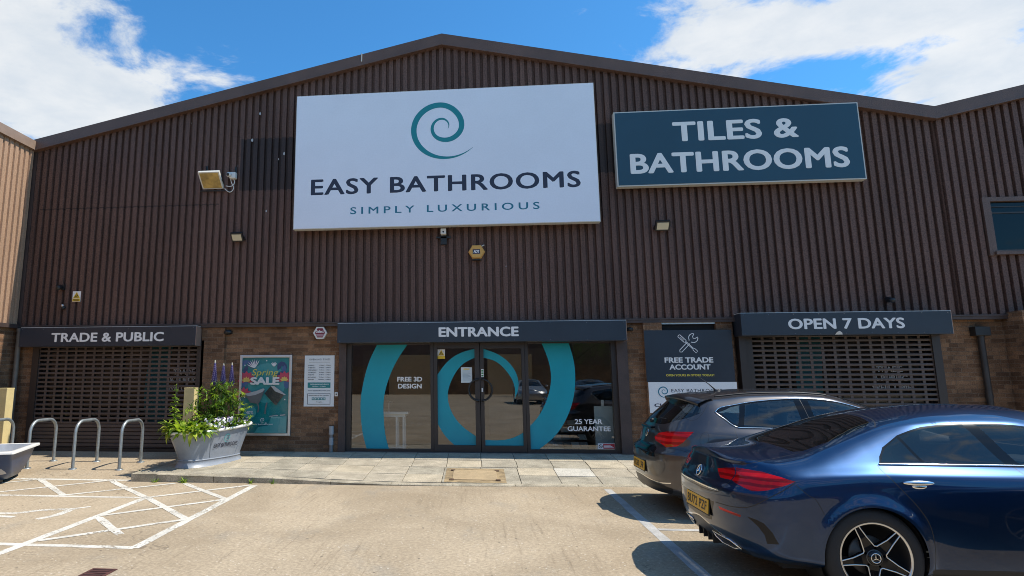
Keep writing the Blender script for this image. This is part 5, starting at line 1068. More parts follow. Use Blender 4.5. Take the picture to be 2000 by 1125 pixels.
def hatch_surface():
    rows = [
        (0.10, .42, 3.0, 4.15, .5, 2.6, K((0, .72), (.4, .78), (4, .78), (4.4, .72)), K((0, .27), (.4, .25), (.9, .20), (3.5, .19), (4.2, .22))),
        (0.09, .44, 3.0, 4.28, .5, 2.6, K((0, .78), (.4, .86), (4, .86), (4.4, .78)), K((0, .33), (.3, .31), (.6, .28), (1.1, .24), (3.4, .23), (4.3, .26))),
        (.058, .50, 2.9, 4.36, .55, 2.5, K((0, .82), (.4, .892), (1.6, .885), (4, .89), (4.4, .82)), K((0, .45), (.4, .43), (1.2, .40), (4.3, .40))),
        (.055, .52, 2.8, 4.38, .6, 2.4, K((0, .83), (.4, .902), (1.0, .907), (1.6, .897), (4, .90), (4.4, .84)), K((0, .58), (.5, .57), (1.5, .56), (4.3, .52))),
        (.062, .52, 2.8, 4.38, .62, 2.4, K((0, .83), (.4, .900), (1.0, .907), (1.7, .900), (4, .90), (4.4, .84)), K((0, .690), (.5, .70), (1.5, .69), (4.3, .62))),
        (0.145, .52, 2.7, 4.34, .65, 2.3, K((0, .80), (.4, .885), (1.0, .900), (2, .895), (4, .885), (4.4, .83)), K((0, .775), (.5, .79), (1.5, .78), (3.4, .76), (4.3, .68))),
        (0.185, .52, 2.7, 4.30, .7, 2.3, K((0, .78), (.4, .865), (1.0, .885), (2, .88), (3.4, .87), (4.3, .80)), K((0, .93), (.5, .925), (1.0, .91), (2, .88), (3.4, .84), (4.3, .74))),
        (0.265, .50, 2.6, 4.24, .8, 2.2, K((0, .70), (.4, .79), (.8, .815), (1.2, .81), (2, .80), (3.1, .80), (4.2, .74)), K((0.1, 1.065), (.4, 1.055), (.8, 1.045), (1.2, 1.025), (2.2, .985), (3.0, .955), (3.5, .89), (4.25, .76))),
        (0.560, .34, 3.4, 4.05, .9, 2.1, K((0.5, .56), (.8, .585), (1.2, .575), (2.0, .585), (2.4, .60), (2.8, .68), (3.1, .73), (3.5, .72), (4.1, .62)),
            K((0.5, 1.318), (.8, 1.325), (1.2, 1.365), (1.6, 1.375), (2.0, 1.355), (2.4, 1.245), (2.8, 1.08), (3.1, .965), (3.5, .905), (4.0, .80))),
    ]
    spine = K((.5, 1.365), (.8, 1.395), (1.3, 1.435), (1.7, 1.440), (2.1, 1.420), (2.5, 1.320), (2.9, 1.14), (3.2, 1.01), (3.6, .94), (4.1, .83))
    return CarSurf(rows, spine, [(0.86, 0.325, 0.345), (3.545, 0.325, 0.345)])
def pip(px, py, poly):
    """which points lie inside the polygon"""
    ins = np.zeros(len(px), bool); n = len(poly); j = n-1
    for i in range(n):
        (xi, yi), (xj, yj) = poly[i], poly[j]
        c = (yi > py) != (yj > py)
        with np.errstate(divide='ignore', invalid='ignore'): ins ^= c & (px < (xj-xi)*(py-yi)/(yj-yi+1e-30)+xi)
        j = i
    return ins
US = 40.0
def resample(pts, closed, step=0.16, smooth=False):
    P = [(u*US, v) for u, v in pts]
    if smooth: P = spline2(P+[P[0]] if closed else P, max(24, len(P)*8)); P = P[:-1] if closed else P
    out = []; n = len(P)
    for i in range(n if closed else n-1):
        a, b = P[i], P[(i+1) % n]; k = max(1, int(math.hypot(b[0]-a[0], b[1]-a[1])/step))
        out += [(a[0]+(b[0]-a[0])*j/k, a[1]+(b[1]-a[1])*j/k) for j in range(k)]
    if not closed: out.append(P[-1])
    return out
def ribbon(S, pts, wd, closed=False):
    """strip of constant width on the surface along a (u*US, v) path, as quads"""
    P = np.array(pts); u, v = P[:, 0]/US, P[:, 1]; e = 1e-4
    Q = S(u, v); Pu = (S(np.minimum(u+e, 1), v)-S(np.maximum(u-e, 0), v))/(np.minimum(u+e, 1)-np.maximum(u-e, 0))[:, None]
    vh, vl = np.minimum(v+e, S.nv-1), np.maximum(v-e, 0); Pv = (S(u, vh)-S(u, vl))/(vh-vl)[:, None]
    T = np.roll(Q, -1, 0)-np.roll(Q, 1, 0)
    if not closed: T[0] = Q[1]-Q[0]; T[-1] = Q[-1]-Q[-2]
    nn = np.cross(Pu, Pv); side = np.cross(T, nn); side /= np.linalg.norm(side, axis=1)[:, None]+1e-12
    a, b, c = (Pu*Pu).sum(1), (Pu*Pv).sum(1), (Pv*Pv).sum(1); d, f = (side*Pu).sum(1), (side*Pv).sum(1); det = a*c-b*b+1e-12
    du = (c*d-b*f)/det*wd/2; dv = (a*f-b*d)/det*wd/2
    L = np.stack([(u+du)*US, v+dv], 1); Rr = np.stack([(u-du)*US, v-dv], 1); return L, Rr
def car_body(S, feats, lines, root, x0, yc, mats, arch_r):
    """feats: (class, closed uv polygon); lines: (class, uv path, width); later entries win.  mats: class -> (part name or None for the body, material, one part per side)"""
    polys = []; edges = []; verts = []
    def addpoly(cls, P):
        k = len(verts); verts.extend([Vector(q) for q in P]); n = len(P); edges.extend([(k+i, k+(i+1) % n) for i in range(n)]); polys.append((cls, [tuple(q) for q in P]))
    for cls, pts, sm in feats: addpoly(cls, resample([S.find(*q) for q in pts], True, smooth=sm))
    for ax, az, ar in S.arches:
        arc = []
        for t in np.linspace(-25, 205, 70):
            x, z = ax+arch_r*math.cos(R(t)), az+arch_r*math.sin(R(t))
            arc.append((x, z))
        uv = []
        for x, z in arc:
            u, v = S.find('s', x, z); P = S([u], [v])[0]
            if abs(P[0]-x)+abs(P[2]-z) < 0.012: uv.append((u*US, v))
        if uv: addpoly('none', uv+[(uv[-1][0], -0.6), (uv[0][0], -0.6)])
    for cls, pts, wd, sm in lines:
        p = resample([S.find(*q) for q in pts], False, smooth=sm); L, Rr = ribbon(S, p, wd); addpoly(cls, [tuple(q) for q in L]+[tuple(q) for q in Rr[::-1]])
    nu, nvv = 230, (S.nv-1)*7+1
    gu = np.unique(np.r_[np.linspace(0, S.UR, 70), np.linspace(S.UR, S.UF, 130), np.linspace(S.UF, 1, 36)])
    gr = [Vector((u*US, v)) for u in gu for v in np.linspace(0, S.nv-1, nvv)]
    r = geometry.delaunay_2d_cdt(verts+gr, edges, [], 0, 1e-5, False)
    V2 = np.array([(p.x, p.y) for p in r[0]]); F = np.array([f for f in r[2] if len(f) == 3])
    cen = V2[F].mean(1); ok = (cen[:, 1] > 0) & (cen[:, 1] < S.nv-1) & (cen[:, 0] > 0) & (cen[:, 0] < US); F = F[ok]; cen = cen[ok]
    cls = np.full(len(F), 'paint', dtype=object)
    for c, P in polys: cls[pip(cen[:, 0], cen[:, 1], P)] = c
    u = np.clip(V2[:, 0]/US, 0, 1); v = np.clip(V2[:, 1], 0, S.nv-1-1e-6); P3 = S(u, v); e = 2e-4
    ue, ul = np.minimum(u+e, 1), np.maximum(u-e, 0); ve, vl = np.minimum(v+e*10, S.nv-1-1e-6), np.maximum(v-e*10, 0)
    nn = np.cross(S(ue, v)-S(ul, v), S(u, ve)-S(u, vl)); ln = np.linalg.norm(nn, axis=1); nn = np.where(ln[:, None] > 1e-12, nn/(ln[:, None]+1e-20), (0, 0, 1))
    # outward orientation
    flip = np.where((nn*np.stack([P3[:, 0]*0, P3[:, 1], P3[:, 2]-0.6], 1)).sum(1) < -0.02, -1, 1)
    if np.median(flip[P3[:, 1] > 0.6]) < 0: nn = -nn
    seam = P3[:, 1] < 1e-4; nn[seam, 1] = 0; nn /= np.linalg.norm(nn, axis=1)[:, None]+1e-12
    out = {}
    for side in (-1, 1):
        Q = P3.copy(); Q[:, 0] += x0; Q[:, 1] = yc+side*P3[:, 1]; Nn = nn.copy(); Nn[:, 1] *= side
        for c in set(cls):
            if c == 'none': continue
            pname, m, per = mats[c]; key = (pname or 'body', side if per else 0)
            out.setdefault(key, []).append((c, Q, Nn, F[cls == c]))
    objs = {}
    for (pname, side), chunks in out.items():
        vs = []; ns = []; fs = []; mi = []; ml = []
        for c, Q, Nn, FF in chunks:
            m = mats[c][1]
            if m not in ml: ml.append(m)
            ids, invx = np.unique(FF, return_inverse=True); FF2 = invx.reshape(FF.shape); q = Q[ids]; n = Nn[ids]
            g = np.cross(q[FF2[:, 1]]-q[FF2[:, 0]], q[FF2[:, 2]]-q[FF2[:, 0]]); fl = (g*n[FF2].mean(1)).sum(1) < 0; FF2[fl] = FF2[fl][:, ::-1]
            b = sum(len(a) for a in vs); vs.append(q); ns.append(n); fs.append(FF2+b); mi += [ml.index(m)]*len(FF2)
        vv = np.concatenate(vs); nv_ = np.concatenate(ns); ff = np.concatenate(fs)
        me = bpy.data.meshes.new(pname); me.from_pydata(vv.tolist(), [], ff.tolist())
        for m in ml: me.materials.append(m)
        me.polygons.foreach_set('material_index', mi); me.polygons.foreach_set('use_smooth', [True]*len(ff)); me.update()
        me.normals_split_custom_set_from_vertices([tuple(a) for a in nv_])
        objs[(pname, side)] = link(pname, me, root)
    return objs
def carpaint(name, c, rough=0.28, metal=0.75, flake=0.10):
    m = mat(name, c, rough, metal, coat=1.0, grain=flake, gscale=900); return m
M_TYRE = mat('tyre rubber', (0.016, 0.016, 0.017), 0.75, bump=0.2, bscale=90)
M_GLOSSB = mat('gloss black trim', (0.006, 0.006, 0.007), 0.10, spec=0.35)
M_SATB = mat('satin black trim', (0.010, 0.010, 0.011), 0.35, spec=0.3)
M_MATB = mat('matt black trim', (0.014, 0.014, 0.015), 0.55)
M_CHROME = mat('chrome', (0.80, 0.80, 0.80), 0.12, 1.0)
M_MACH = mat('machined alloy', (0.70, 0.70, 0.69), 0.30, 1.0)
M_RIMG = mat('silver alloy', (0.45, 0.45, 0.46), 0.35, 0.9)
M_PLATE = mat('yellow number plate', (0.74, 0.42, 0.025), 0.4)
M_SEAT = mat('dark upholstery', (0.03, 0.03, 0.032), 0.8)
def lampmat(name, c, c2, sc_):
    m = bpy.data.materials.new(name); m.use_nodes = True; t = m.node_tree; b = t.nodes['Principled BSDF']; b.inputs['Roughness'].default_value = 0.10; b.inputs['Specular IOR Level'].default_value = 0.35
    oc = N(t, 'ShaderNodeTexCoord').outputs['Object']; wv = N(t, 'ShaderNodeTexWave', bands_direction='Z'); wv.inputs['Scale'].default_value = sc_; wv.inputs['Distortion'].default_value = 3.5; wv.inputs['Detail'].default_value = 2; wv.inputs['Detail Scale'].default_value = 1.2
    t.links.new(mapping(t, oc, (0.35, 0.35, 1), (0, 0.12, 0)), wv.inputs[0]); t.links.new(mixc(t, ramp(t, wv.outputs['Fac'], 0.35, 0.75), c, c2), b.inputs['Base Color']); return m
def wheel(root, x, y, r, side, style, rim_r):
    """side -1: outer face towards -Y"""
    o = (x, y, r); ax = Vector((0, side, 0))
    def pt(rad, ang, h): return Vector((x+rad*math.cos(ang), y+side*h, r+rad*math.sin(ang)))
    h0 = -0.20
    mb = MB(); mb.lathe([(rim_r-.004, h0), (r-.025, h0), (r-.004, h0+.02), (r, h0+.05), (r, -.045), (r-.008, -.018), (r-.03, -.004), (rim_r+.03, 0.004), (rim_r+.006, 0.0), (rim_r-.004, -.012)], o, ax, 64)
    w_ = mb.build('wheel', M_TYRE, root)
    mb = MB(); mb.lathe([(rim_r+.004, .001), (rim_r-.006, .002), (rim_r-.010, -.008)], o, ax, 56); mb.m = 2; mb.lathe([(rim_r-.010, -.008), (rim_r-.018, -.02), (rim_r-.022, -.19), (0.05, -.19)], o, ax, 56); mb.m = 1; mb.lathe([(0.135, -.10), (0.13, -.09), (0.06, -.09), (0.055, -.02), (0.001, -.02)], o, ax, 40)
    mb.build('rim', [M_MACH if style == 'star' else M_RIMG, mat('brake disc', (0.10, 0.095, 0.09), 0.45, 0.6), mat('dark rim barrel', (0.012, 0.012, 0.013), 0.5)], w_)
    mb = MB(); ml = []
    if style == 'star':
        for k in range(5):
            a = R(45+72*k); P = []
            for rad, hw in ((0.045, .046), (.085, .042), (.15, .024), (rim_r-.006, .0155)):
                t = math.atan2(hw, rad); P.append((rad, t, -.012 if rad > .1 else -.022))
            L = [pt(math.hypot(q[0], q[0]*math.tan(q[1])), a+q[1], q[2]) for q in P]; Rr = [pt(math.hypot(q[0], q[0]*math.tan(q[1])), a-q[1], q[2]) for q in P]
            Lb = [p-ax*.03 for p in L]; Rb = [p-ax*.03 for p in Rr]; n = len(P)
            mb.add(L+Rr+Lb+Rb, [f for i in range(n-1) for f in ((i, i+1, n+i+1, n+i), (i, 2*n+i, 2*n+i+1, i+1), (n+i, n+i+1, 3*n+i+1, 3*n+i))])
        mb.build('spoke', M_GLOSSB, w_)
        mb = MB()
        for k in range(5):
            a0, a1 = R(45+72*k), R(45+72*(k+1)); d = math.atan2(.0155, rim_r)
            pts = [pt(rim_r-.004, a0+d, -.008), pt(.15, a0+math.atan2(.024, .15), -.010), pt(.092, a0+R(24), -.018), pt(.080, (a0+a1)/2-R(6), -.020), pt(.080, (a0+a1)/2+R(6), -.020), pt(.092, a1-R(24), -.018), pt(.15, a1-math.atan2(.024, .15), -.010), pt(rim_r-.004, a1-d, -.008)]
            mb.tube(pts, .0048, 6, cap=False)
        mb.build('spoke_edge', M_MACH, w_)
        mb = MB(); mb.lathe([(.050, -.022), (.046, -.010), (.001, -.008)], o, ax, 32); mb.m = 1; mb.lathe([(.034, -.0075), (.034, -.004), (.029, -.004), (.029, -.0075)], o, ax, 32)
        for k in range(3):
            a = R(90+120*k); mb.add([pt(.030, a, -.004), pt(.006, a+R(60), -.004), pt(.0, 0, -.003), pt(.006, a-R(60), -.004)], [(0, 1, 2), (0, 2, 3)])
        mb.build('hub_cap', [M_GLOSSB, M_CHROME], w_)
    else:
        for k in range(5):
            a = R(90+72*k)
            for s_ in (-1, 1):
                L = [pt(rad, a+s_*R(9)+R(6)*(0.08/rad), -.012) for rad in (.05, .12, rim_r-.006)]; Rr = [pt(rad, a+s_*R(9)-R(6)*(0.08/rad), -.012) for rad in (.05, .12, rim_r-.006)]; Lb = [p-ax*.03 for p in L]; Rb = [p-ax*.03 for p in Rr]; n = 3
                mb.add(L+Rr+Lb+Rb, [f for i in range(n-1) for f in ((i, i+1, n+i+1, n+i), (i, 2*n+i, 2*n+i+1, i+1), (n+i, n+i+1, 3*n+i+1, 3*n+i))])
        mb.build('spoke', M_RIMG, w_); mb = MB(); mb.lathe([(.055, -.03), (.05, -.008), (.001, -.006)], o, ax, 28); mb.build('hub_cap', M_RIMG, w_)
    return w_
def interior(root, x0, yc, m):
    mb = MB(); X = lambda x: x0+x
    for s_ in (-1, 1):
        for xs_, zs_ in ((1.25, .42), (2.15, .40)):
            yy = yc+s_*.36
            mb.bbox(X(xs_), X(xs_+.5), yy-.24, yy+.24, zs_-.1, zs_+.1, .04); k = len(mb.v); mb.bbox(X(xs_-.08), X(xs_+.08), yy-.24, yy+.24, zs_, zs_+.56, .05)
            for i in range(k, len(mb.v)): q = mb.v[i]; mb.v[i] = (q[0]-(q[2]-zs_)*.28, q[1], q[2])
            mb.bbox(X(xs_-.24), X(xs_-.14), yy-.13, yy+.13, zs_+.57, zs_+.74, .035)
    mb.bbox(X(2.75), X(3.2), yc-.68, yc+.68, .55, .88, .05); mb.box(X(.5), X(3.3), yc-.72, yc+.72, .26, .30); mb.bbox(X(.55), X(1.0), yc-.6, yc+.6, .75, .92, .03)
    mb.lathe([(.17, -.012), (.185, 0), (.17, .012), (.155, 0), (.17, -.012)], (X(2.62), yc-.36, .82), Vector((.9, 0, .35)), 28)
    return mb.build('interior', m, root)
def underbody(root, x0, yc, S, L, rear=0.35):
    mb = MB(); mb.box(x0+rear, x0+L, yc-.70, yc+.70, .20, .33)
    for ax, az, ar in S.arches:
        for s_ in (-1, 1): mb.lathe([(ar+.012, .86), (ar+.012, .52), (.05, .52)], (x0+ax, yc, az), (0, s_, 0), 40)
    return mb.build('underbody', M_DARK, root)
def tail_point(S, y, z, off=0.004):
    u, v = S.find('r', abs(y), z); p = S([u], [v])[0]; return p[0]-off
def plate(root, words, x, yc, zc, hw=.26, hh=.0555, lean=0.1):
    ay = Vector((lean, 0, 1)).normalized(); n = Vector((-1, 0, lean)).normalized(); c = Vector((x, yc, zc))
    mb = MB(); mb.obox(c, (0, hw, 0), ay*hh, n*.004); p = mb.build('number_plate', M_PLATE, root)
    mb = MB(); mb.add(*txt_mesh(words, -hw*.90, hw*.90, -hh*.68, hh*.68, c+n*.006, (0, -1, 0), ay, 0.028, 1.06)); mb.build('lettering', M_BLACK, p)
    mb = MB(); mb.obox(c-n*.006, (0, hw+.012, 0), ay*(hh+.012), n*.003); mb.build('plate_holder', M_MATB, p)
# ---- blue saloon
def blue_saloon(x0, yc):
    S = cla_surface(); root = thing('parked_car', 'glossy blue four door saloon with a star badge, nearest the viewer', 'car', (x0+2.2, yc, 0))
    paint = carpaint('metallic blue paint', (0.0025, 0.026, 0.086), 0.33, 0.82); lens = lampmat('red lamp lens', (0.62, 0.006, 0.010), (0.26, 0.003, 0.005), 7)
    gl = glassmat('tinted car glass', (0.30, 0.32, 0.33), 1.75, opacity=0.75); glf = glassmat('front car glass', (0.62, 0.68, 0.66), 1.75, opacity=0.25)
    mats = {'paint': (None, paint, 0), 'gap': (None, M_MATB, 0), 'black': (None, M_GLOSSB, 0), 'trim': (None, M_SATB, 0), 'pillar': (None, M_GLOSSB, 0), 'vent': (None, M_SATB, 0), 'chrome': (None, M_CHROME, 0), 'sill': (None, M_MATB, 0),
            'quarter': ('quarter_window', gl, 1), 'rdoor': ('rear_door_window', gl, 1), 'fdoor': ('front_door_window', glf, 1), 'rear': ('rear_window', gl, 0), 'screen': ('windscreen', glf, 0),
            'lamp': ('tail_lamp', lens, 1), 'lampin': ('boot_lamp', lens, 1), 'refl': ('reflector', lens, 1), 'head': ('headlamp', M_CHROME, 1)}
    P = lambda *a: [('p', *q) for q in a]; Sd = lambda *a: [('s', *q) for q in a]; Rr = lambda *a: [('r', *q) for q in a]; T = lambda *a: [('t', *q) for q in a]
    dlo = Sd((1.035, .962), (1.07, 1.01), (1.13, 1.070), (1.28, 1.152), (1.48, 1.212), (1.70, 1.236), (1.95, 1.240), (2.2, 1.220), (2.45, 1.165), (2.72, 1.075), (2.98, .965), (2.4, .957), (1.7, .960))
    feats = [('rear', T((.60, 0), (.598, .30), (.585, .50), (.64, .545), (.85, .525), (1.05, .495), (1.17, .470), (1.235, .40), (1.285, .2), (1.30, 0)), False),
             ('screen', T((2.42, 0), (2.44, .3), (2.50, .50), (2.80, .58), (3.12, .66), (3.22, .45), (3.27, 0)), False),
             ('black', [('r', 0, .605), ('r', .385, .605), ('r', .300, .450), ('r', 0, .43)], False),
             ('trim', P((0, 1.9), (.02, 1.62), (.05, 1.36), (.085, 1.10), (.112, .70), (.125, 0.0), (.12, -.3), (0, -.3)), False),
             ('vent', P((.1313, 2.923), (.150, 2.87), (.1671, 2.75), (.1838, 2.385), (.1957, 1.846), (.1718, 1.769), (.168, 2.2), (.155, 2.55)), False),
             ('sill', Sd((1.26, .20), (1.26, .262), (3.27, .255), (3.27, .19)), False),
             ('lamp', P((.0979, 6.615), (.13, 6.63), (.1623, 6.615), (.195, 6.36), (.2196, 5.962), (.197, 5.35), (.1718, 4.846), (.155, 4.65), (.1408, 4.577), (.12, 4.85), (.098, 5.15), (.0850, 5.42), (.092, 6.1)), False),
             ('lampin', P((.0382, 6.192), (.0644, 6.423), (.0955, 6.60), (.0895, 6.1), (.0825, 5.43), (.066, 5.40), (.0525, 5.385), (.044, 5.75)), False),
             ('refl', P((.0549, 3.038), (.085, 2.99), (.1169, 2.923), (.1146, 2.808), (.085, 2.85), (.0597, 2.885)), False),
             ('head', Sd((3.86, .78), (4.16, .73), (4.30, .66), (4.22, .61), (3.98, .66)), False),
             ('pillar', dlo, False)]
    inner = lambda pts: Sd(*pts)
    feats += [('quarter', inner(((1.058, .974), (1.095, 1.020), (1.145, 1.064), (1.268, 1.136), (1.335, .972))), False),
              ('rdoor', inner(((1.288, 1.144), (1.48, 1.198), (1.70, 1.222), (1.775, 1.225), (1.893, .970), (1.36, .972))), False),
              ('fdoor', inner(((1.872, 1.228), (1.95, 1.227), (2.2, 1.206), (2.44, 1.153), (2.70, 1.064), (2.90, .972), (1.99, .968))), False)]
    g = 0.006
    lines = [('gap', [('s', 1.02, .955), ('s', 1.035, .90), ('s', 1.075, .845), ('s', 1.143, .760), ('s', 1.205, .680), ('s', 1.262, .58), ('s', 1.285, .47), ('s', 1.287, .36), ('s', 1.275, .265)], g, True),
             ('gap', [('s', 1.935, .950), ('s', 2.02, .83), ('s', 2.05, .6), ('s', 2.05, .262)], g, True), ('gap', [('s', 3.02, .95), ('s', 3.06, .8), ('s', 3.06, .5), ('s', 3.04, .262)], g, True), ('gap', [('s', 1.275, .264), ('s', 3.04, .262)], g, False),
             ('gap', P((.105, 6.70), (.118, 7.2), (.138, 7.62), (.170, 8.05), (.2029, 8.23), (.2458, 8.35)), g, True), ('gap', P((0, 3.74), (.03, 3.76), (.0597, 3.86), (.072, 4.5), (.0815, 5.35)), g, False),
             ('chrome', P((0, 3.98), (.03, 3.98), (.058, 4.03)), .012, False), ('gap', P((.0477, 3.21), (.10, 3.26), (.15, 3.55), (.185, 4.3), (.2196, 5.90)), g, True), ('gap', [('s', .41, .82), ('s', .50, .74), ('s', .575, .62)], g*.8, True),
             ('chrome', P((0, 1.93), (.02, 1.65), (.05, 1.39), (.085, 1.12)), .010, False), ('gap', T((1.33, 0), (1.31, .25), (1.26, .43), (1.20, .53)), .008, True)]
    car_body(S, feats, lines, root, x0, yc, mats, 0.345)
    interior(root, x0, yc, M_SEAT); underbody(root, x0, yc, S, 4.15)
    for ax, az, ar in S.arches:
        for s_ in (-1, 1): wheel(root, x0+ax, yc+s_*.905, .333, s_, 'star', .238)
    for s_ in (-1, 1):
        # chrome waist line and door handles
        pts = []
        for x in np.linspace(1.035, 2.99, 40):
            u, v = S.find('s', x, .9615-.0035*(x-1.03)); q = S([u], [v])[0]; pts.append((x0+q[0], yc+s_*(q[1]+.003), q[2]))
        mb = MB(); mb.tube(pts, .0075, 8); mb.build('waist_trim', M_CHROME, root)
        for xh in (1.222, 2.28):
            u, v = S.find('s', xh, .842); q = S([u], [v])[0]; mb = MB(); mb.sphere((x0+xh, yc+s_*(q[1]+.016), .848), .105, 12, 1, .16, .17); mb.sphere((x0+xh+.01, yc+s_*(q[1]+.002), .822), .05, 10, 1, .2, .35); mb.build('door_handle', M_CHROME, root)
        mb = MB(); mb.sphere((x0+2.88, yc+s_*.96, .985), .11, 12, .6, .95, .62); mb.box(x0+2.86, x0+2.92, yc+s_*.80-.03, yc+s_*.9+.03, .93, .97); mb.build('door_mirror', paint, root)
        # exhaust trim
        pts = []
        for y, z in ((.25, .352), (.40, .352), (.52, .345), (.60, .305), (.50, .283), (.33, .285), (.26, .315)): pts.append((x0+tail_point(S, y, z, .006), yc+s_*y, z))
        mb = MB(); mb.tube(pts, .008, 8, closed=True); mb.m = 1; c = np.mean(np.array(pts), 0); mb.add([tuple(c+np.array((.02, 0, 0)))]+pts, [(0, 1+i, 1+(i+1) % 7) for i in range(7)]); mb.build('exhaust_trim', [M_CHROME, M_DARK], root)
    plate(root, 'BU72 PZF', x0+tail_point(S, 0, .545, .006), yc-.03, .545)
    xs_ = x0+tail_point(S, 0, .80, .010); n = Vector((-1, 0, .45)).normalized(); a_ = Vector((.45, 0, 1)).normalized(); c = Vector((xs_, yc, .80)); mb = MB()
    ring = [c+Vector((0, -1, 0))*.047*math.cos(t)+a_*.047*math.sin(t) for t in np.linspace(0, 2*math.pi, 33)[:-1]]; mb.tube(ring, .0055, 8, closed=True)
    for k in range(3):
        t = R(90+120*k); d = Vector((0, -1, 0))*math.cos(t)+a_*math.sin(t); e = Vector((0, -1, 0))*-math.sin(t)+a_*math.cos(t); mb.add([c+d*.046+n*.003, c+e*.009+n*.001, c+n*.009, c-e*.009+n*.001], [(0, 1, 2), (0, 2, 3)])
    mb.build('star_badge', M_CHROME, root)
    mb = MB(); xb = x0+tail_point(S, .36, .775, .006); mb.add(*txt_mesh('CLA 200', 0, .17, 0, .028, (xb-.004, yc+.50, .762), (0, -1, 0), (.2, 0, 1), .01)); mb.build('model_lettering', M_CHROME, root)
    mb = MB()
    for k in range(4):
        y = -.165+.11*k; mb.box(x0+.05, x0+.16, yc+y-.006, yc+y+.006, .24, .34)
    mb.build('diffuser_fin', M_MATB, root)
    return root
def grey_hatch(x0, yc):
    S = hatch_surface(); root = thing('parked_car', 'dark grey five door hatchback with red tail lamps, parked behind the blue saloon', 'car', (x0+2.1, yc, 0))
    paint = carpaint('metallic grey paint', (0.075, 0.070, 0.073), 0.30, 0.70); lens = lampmat('bright red lamp lens', (0.80, 0.014, 0.016), (0.38, 0.006, 0.008), 5)
    gl = glassmat('privacy glass', (0.35, 0.37, 0.37), 1.7, opacity=0.6); glf = glassmat('clear car glass', (0.62, 0.70, 0.68), 1.8, opacity=0.20)
    mats = {'paint': (None, paint, 0), 'gap': (None, M_MATB, 0), 'black': (None, M_GLOSSB, 0), 'trim': (None, M_SATB, 0), 'pillar': (None, M_GLOSSB, 0), 'vent': (None, M_SATB, 0), 'chrome': (None, M_CHROME, 0), 'sill': (None, M_MATB, 0),
            'quarter': ('quarter_window', glf, 1), 'rdoor': ('rear_door_window', glf, 1), 'fdoor': ('front_door_window', glf, 1), 'rear': ('rear_window', gl, 0), 'screen': ('windscreen', glf, 0),
            'lamp': ('tail_lamp', lens, 1), 'amber': ('indicator_lamp', mat('amber lens', (0.50, 0.10, 0.012), 0.15, coat=1.0), 1), 'head': ('headlamp', M_CHROME, 1)}
    P = lambda *a: [('p', *q) for q in a]; Sd = lambda *a: [('s', *q) for q in a]; T = lambda *a: [('t', *q) for q in a]
    dlo = Sd((.755, 1.188), (.80, 1.222), (.93, 1.258), (1.083, 1.285), (1.39, 1.322), (1.737, 1.338), (2.05, 1.318), (2.3, 1.262), (2.6, 1.145), (2.90, .985), (2.2, .985), (1.5, 1.005), (.944, 1.022), (.86, 1.09))
    feats = [('screen', T((2.15, 0), (2.2, .35), (2.3, .54), (2.7, .62), (3.02, .68), (3.10, .4), (3.14, 0)), False),
             ('rear', P((0, 6.80), (.03, 6.74), (.06, 6.78), (.080, 6.90), (.1026, 7.10), (.145, 7.25), (.1838, 7.44), (.165, 7.66), (.12, 7.80), (.06, 7.86), (0, 7.86)), False),
             ('black', P((0, 4.05), (.03, 3.78), (.06, 3.66), (.0811, 3.70), (.070, 4.6), (.05, 5.0), (.0, 5.05)), False),
             ('trim', P((0, 1.65), (.05, 1.45), (.10, 1.35), (.15, 1.2), (.15, -.2), (0, -.2)), False),
             ('sill', Sd((1.2, .24), (1.2, .27), (3.2, .26), (3.2, .2)), False),
             ('lamp', P((.0382, 5.615), (.0573, 5.962), (.0883, 6.192), (.135, 6.30), (.1838, 6.385), (.1742, 5.962), (.1575, 5.462), (.1384, 5.115), (.1026, 4.923), (.0764, 5.192), (.0477, 5.346)), False),
             ('amber', P((.088, 5.15), (.118, 5.25), (.130, 5.12), (.1026, 4.98)), False),
             ('head', Sd((3.72, .80), (4.0, .74), (4.14, .66), (4.05, .60), (3.8, .66)), False), ('pillar', dlo, False)]
    feats += [('quarter', Sd((.80, 1.186), (.95, 1.240), (1.06, 1.262), (.975, 1.045), (.93, 1.06)), False), ('rdoor', Sd((1.12, 1.272), (1.39, 1.304), (1.67, 1.318), (1.695, 1.03), (1.5, 1.022), (1.03, 1.036)), False),
              ('fdoor', Sd((1.83, 1.316), (2.05, 1.298), (2.28, 1.245), (2.56, 1.135), (2.78, 1.01), (2.2, 1.002), (1.845, 1.014)), False)]
    g = .006
    lines = [('gap', [('s', .925, 1.02), ('s', .93, .90), ('s', 1.02, .78), ('s', 1.16, .62), ('s', 1.21, .45), ('s', 1.20, .27)], g, True), ('gap', [('s', 1.745, 1.33), ('s', 1.80, 1.0), ('s', 1.83, .7), ('s', 1.82, .27)], g, True), ('gap', [('s', 2.86, .98), ('s', 2.93, .8), ('s', 2.93, .5), ('s', 2.9, .27)], g, True),
             ('gap', P((.085, 6.20), (.083, 6.55), (.093, 6.95), (.15, 7.18), (.188, 7.43), (.196, 7.75)), g, True), ('gap', P((.0811, 3.75), (.10, 4.1), (.105, 4.9)), g, True), ('gap', P((.107, 4.88), (.16, 4.75), (.20, 4.2), (.214, 3.4)), g, True), ('chrome', P((.0, 1.60), (.0477, 1.50), (.10, 1.50), (.1432, 1.66)), .012, True),
             ('gap', [('p', .2172+.0105*math.cos(t), 5.808+.60*math.sin(t)) for t in np.linspace(0, 6.283, 24)], .004, False), ('gap', T((.80, 0), (.79, .3), (.77, .50), (.73, .575)), .006, True)]
    car_body(S, feats, lines, root, x0, yc, mats, 0.342); interior(root, x0, yc, mat('grey upholstery', (0.10, 0.10, 0.105), 0.8)); underbody(root, x0, yc, S, 4.0)
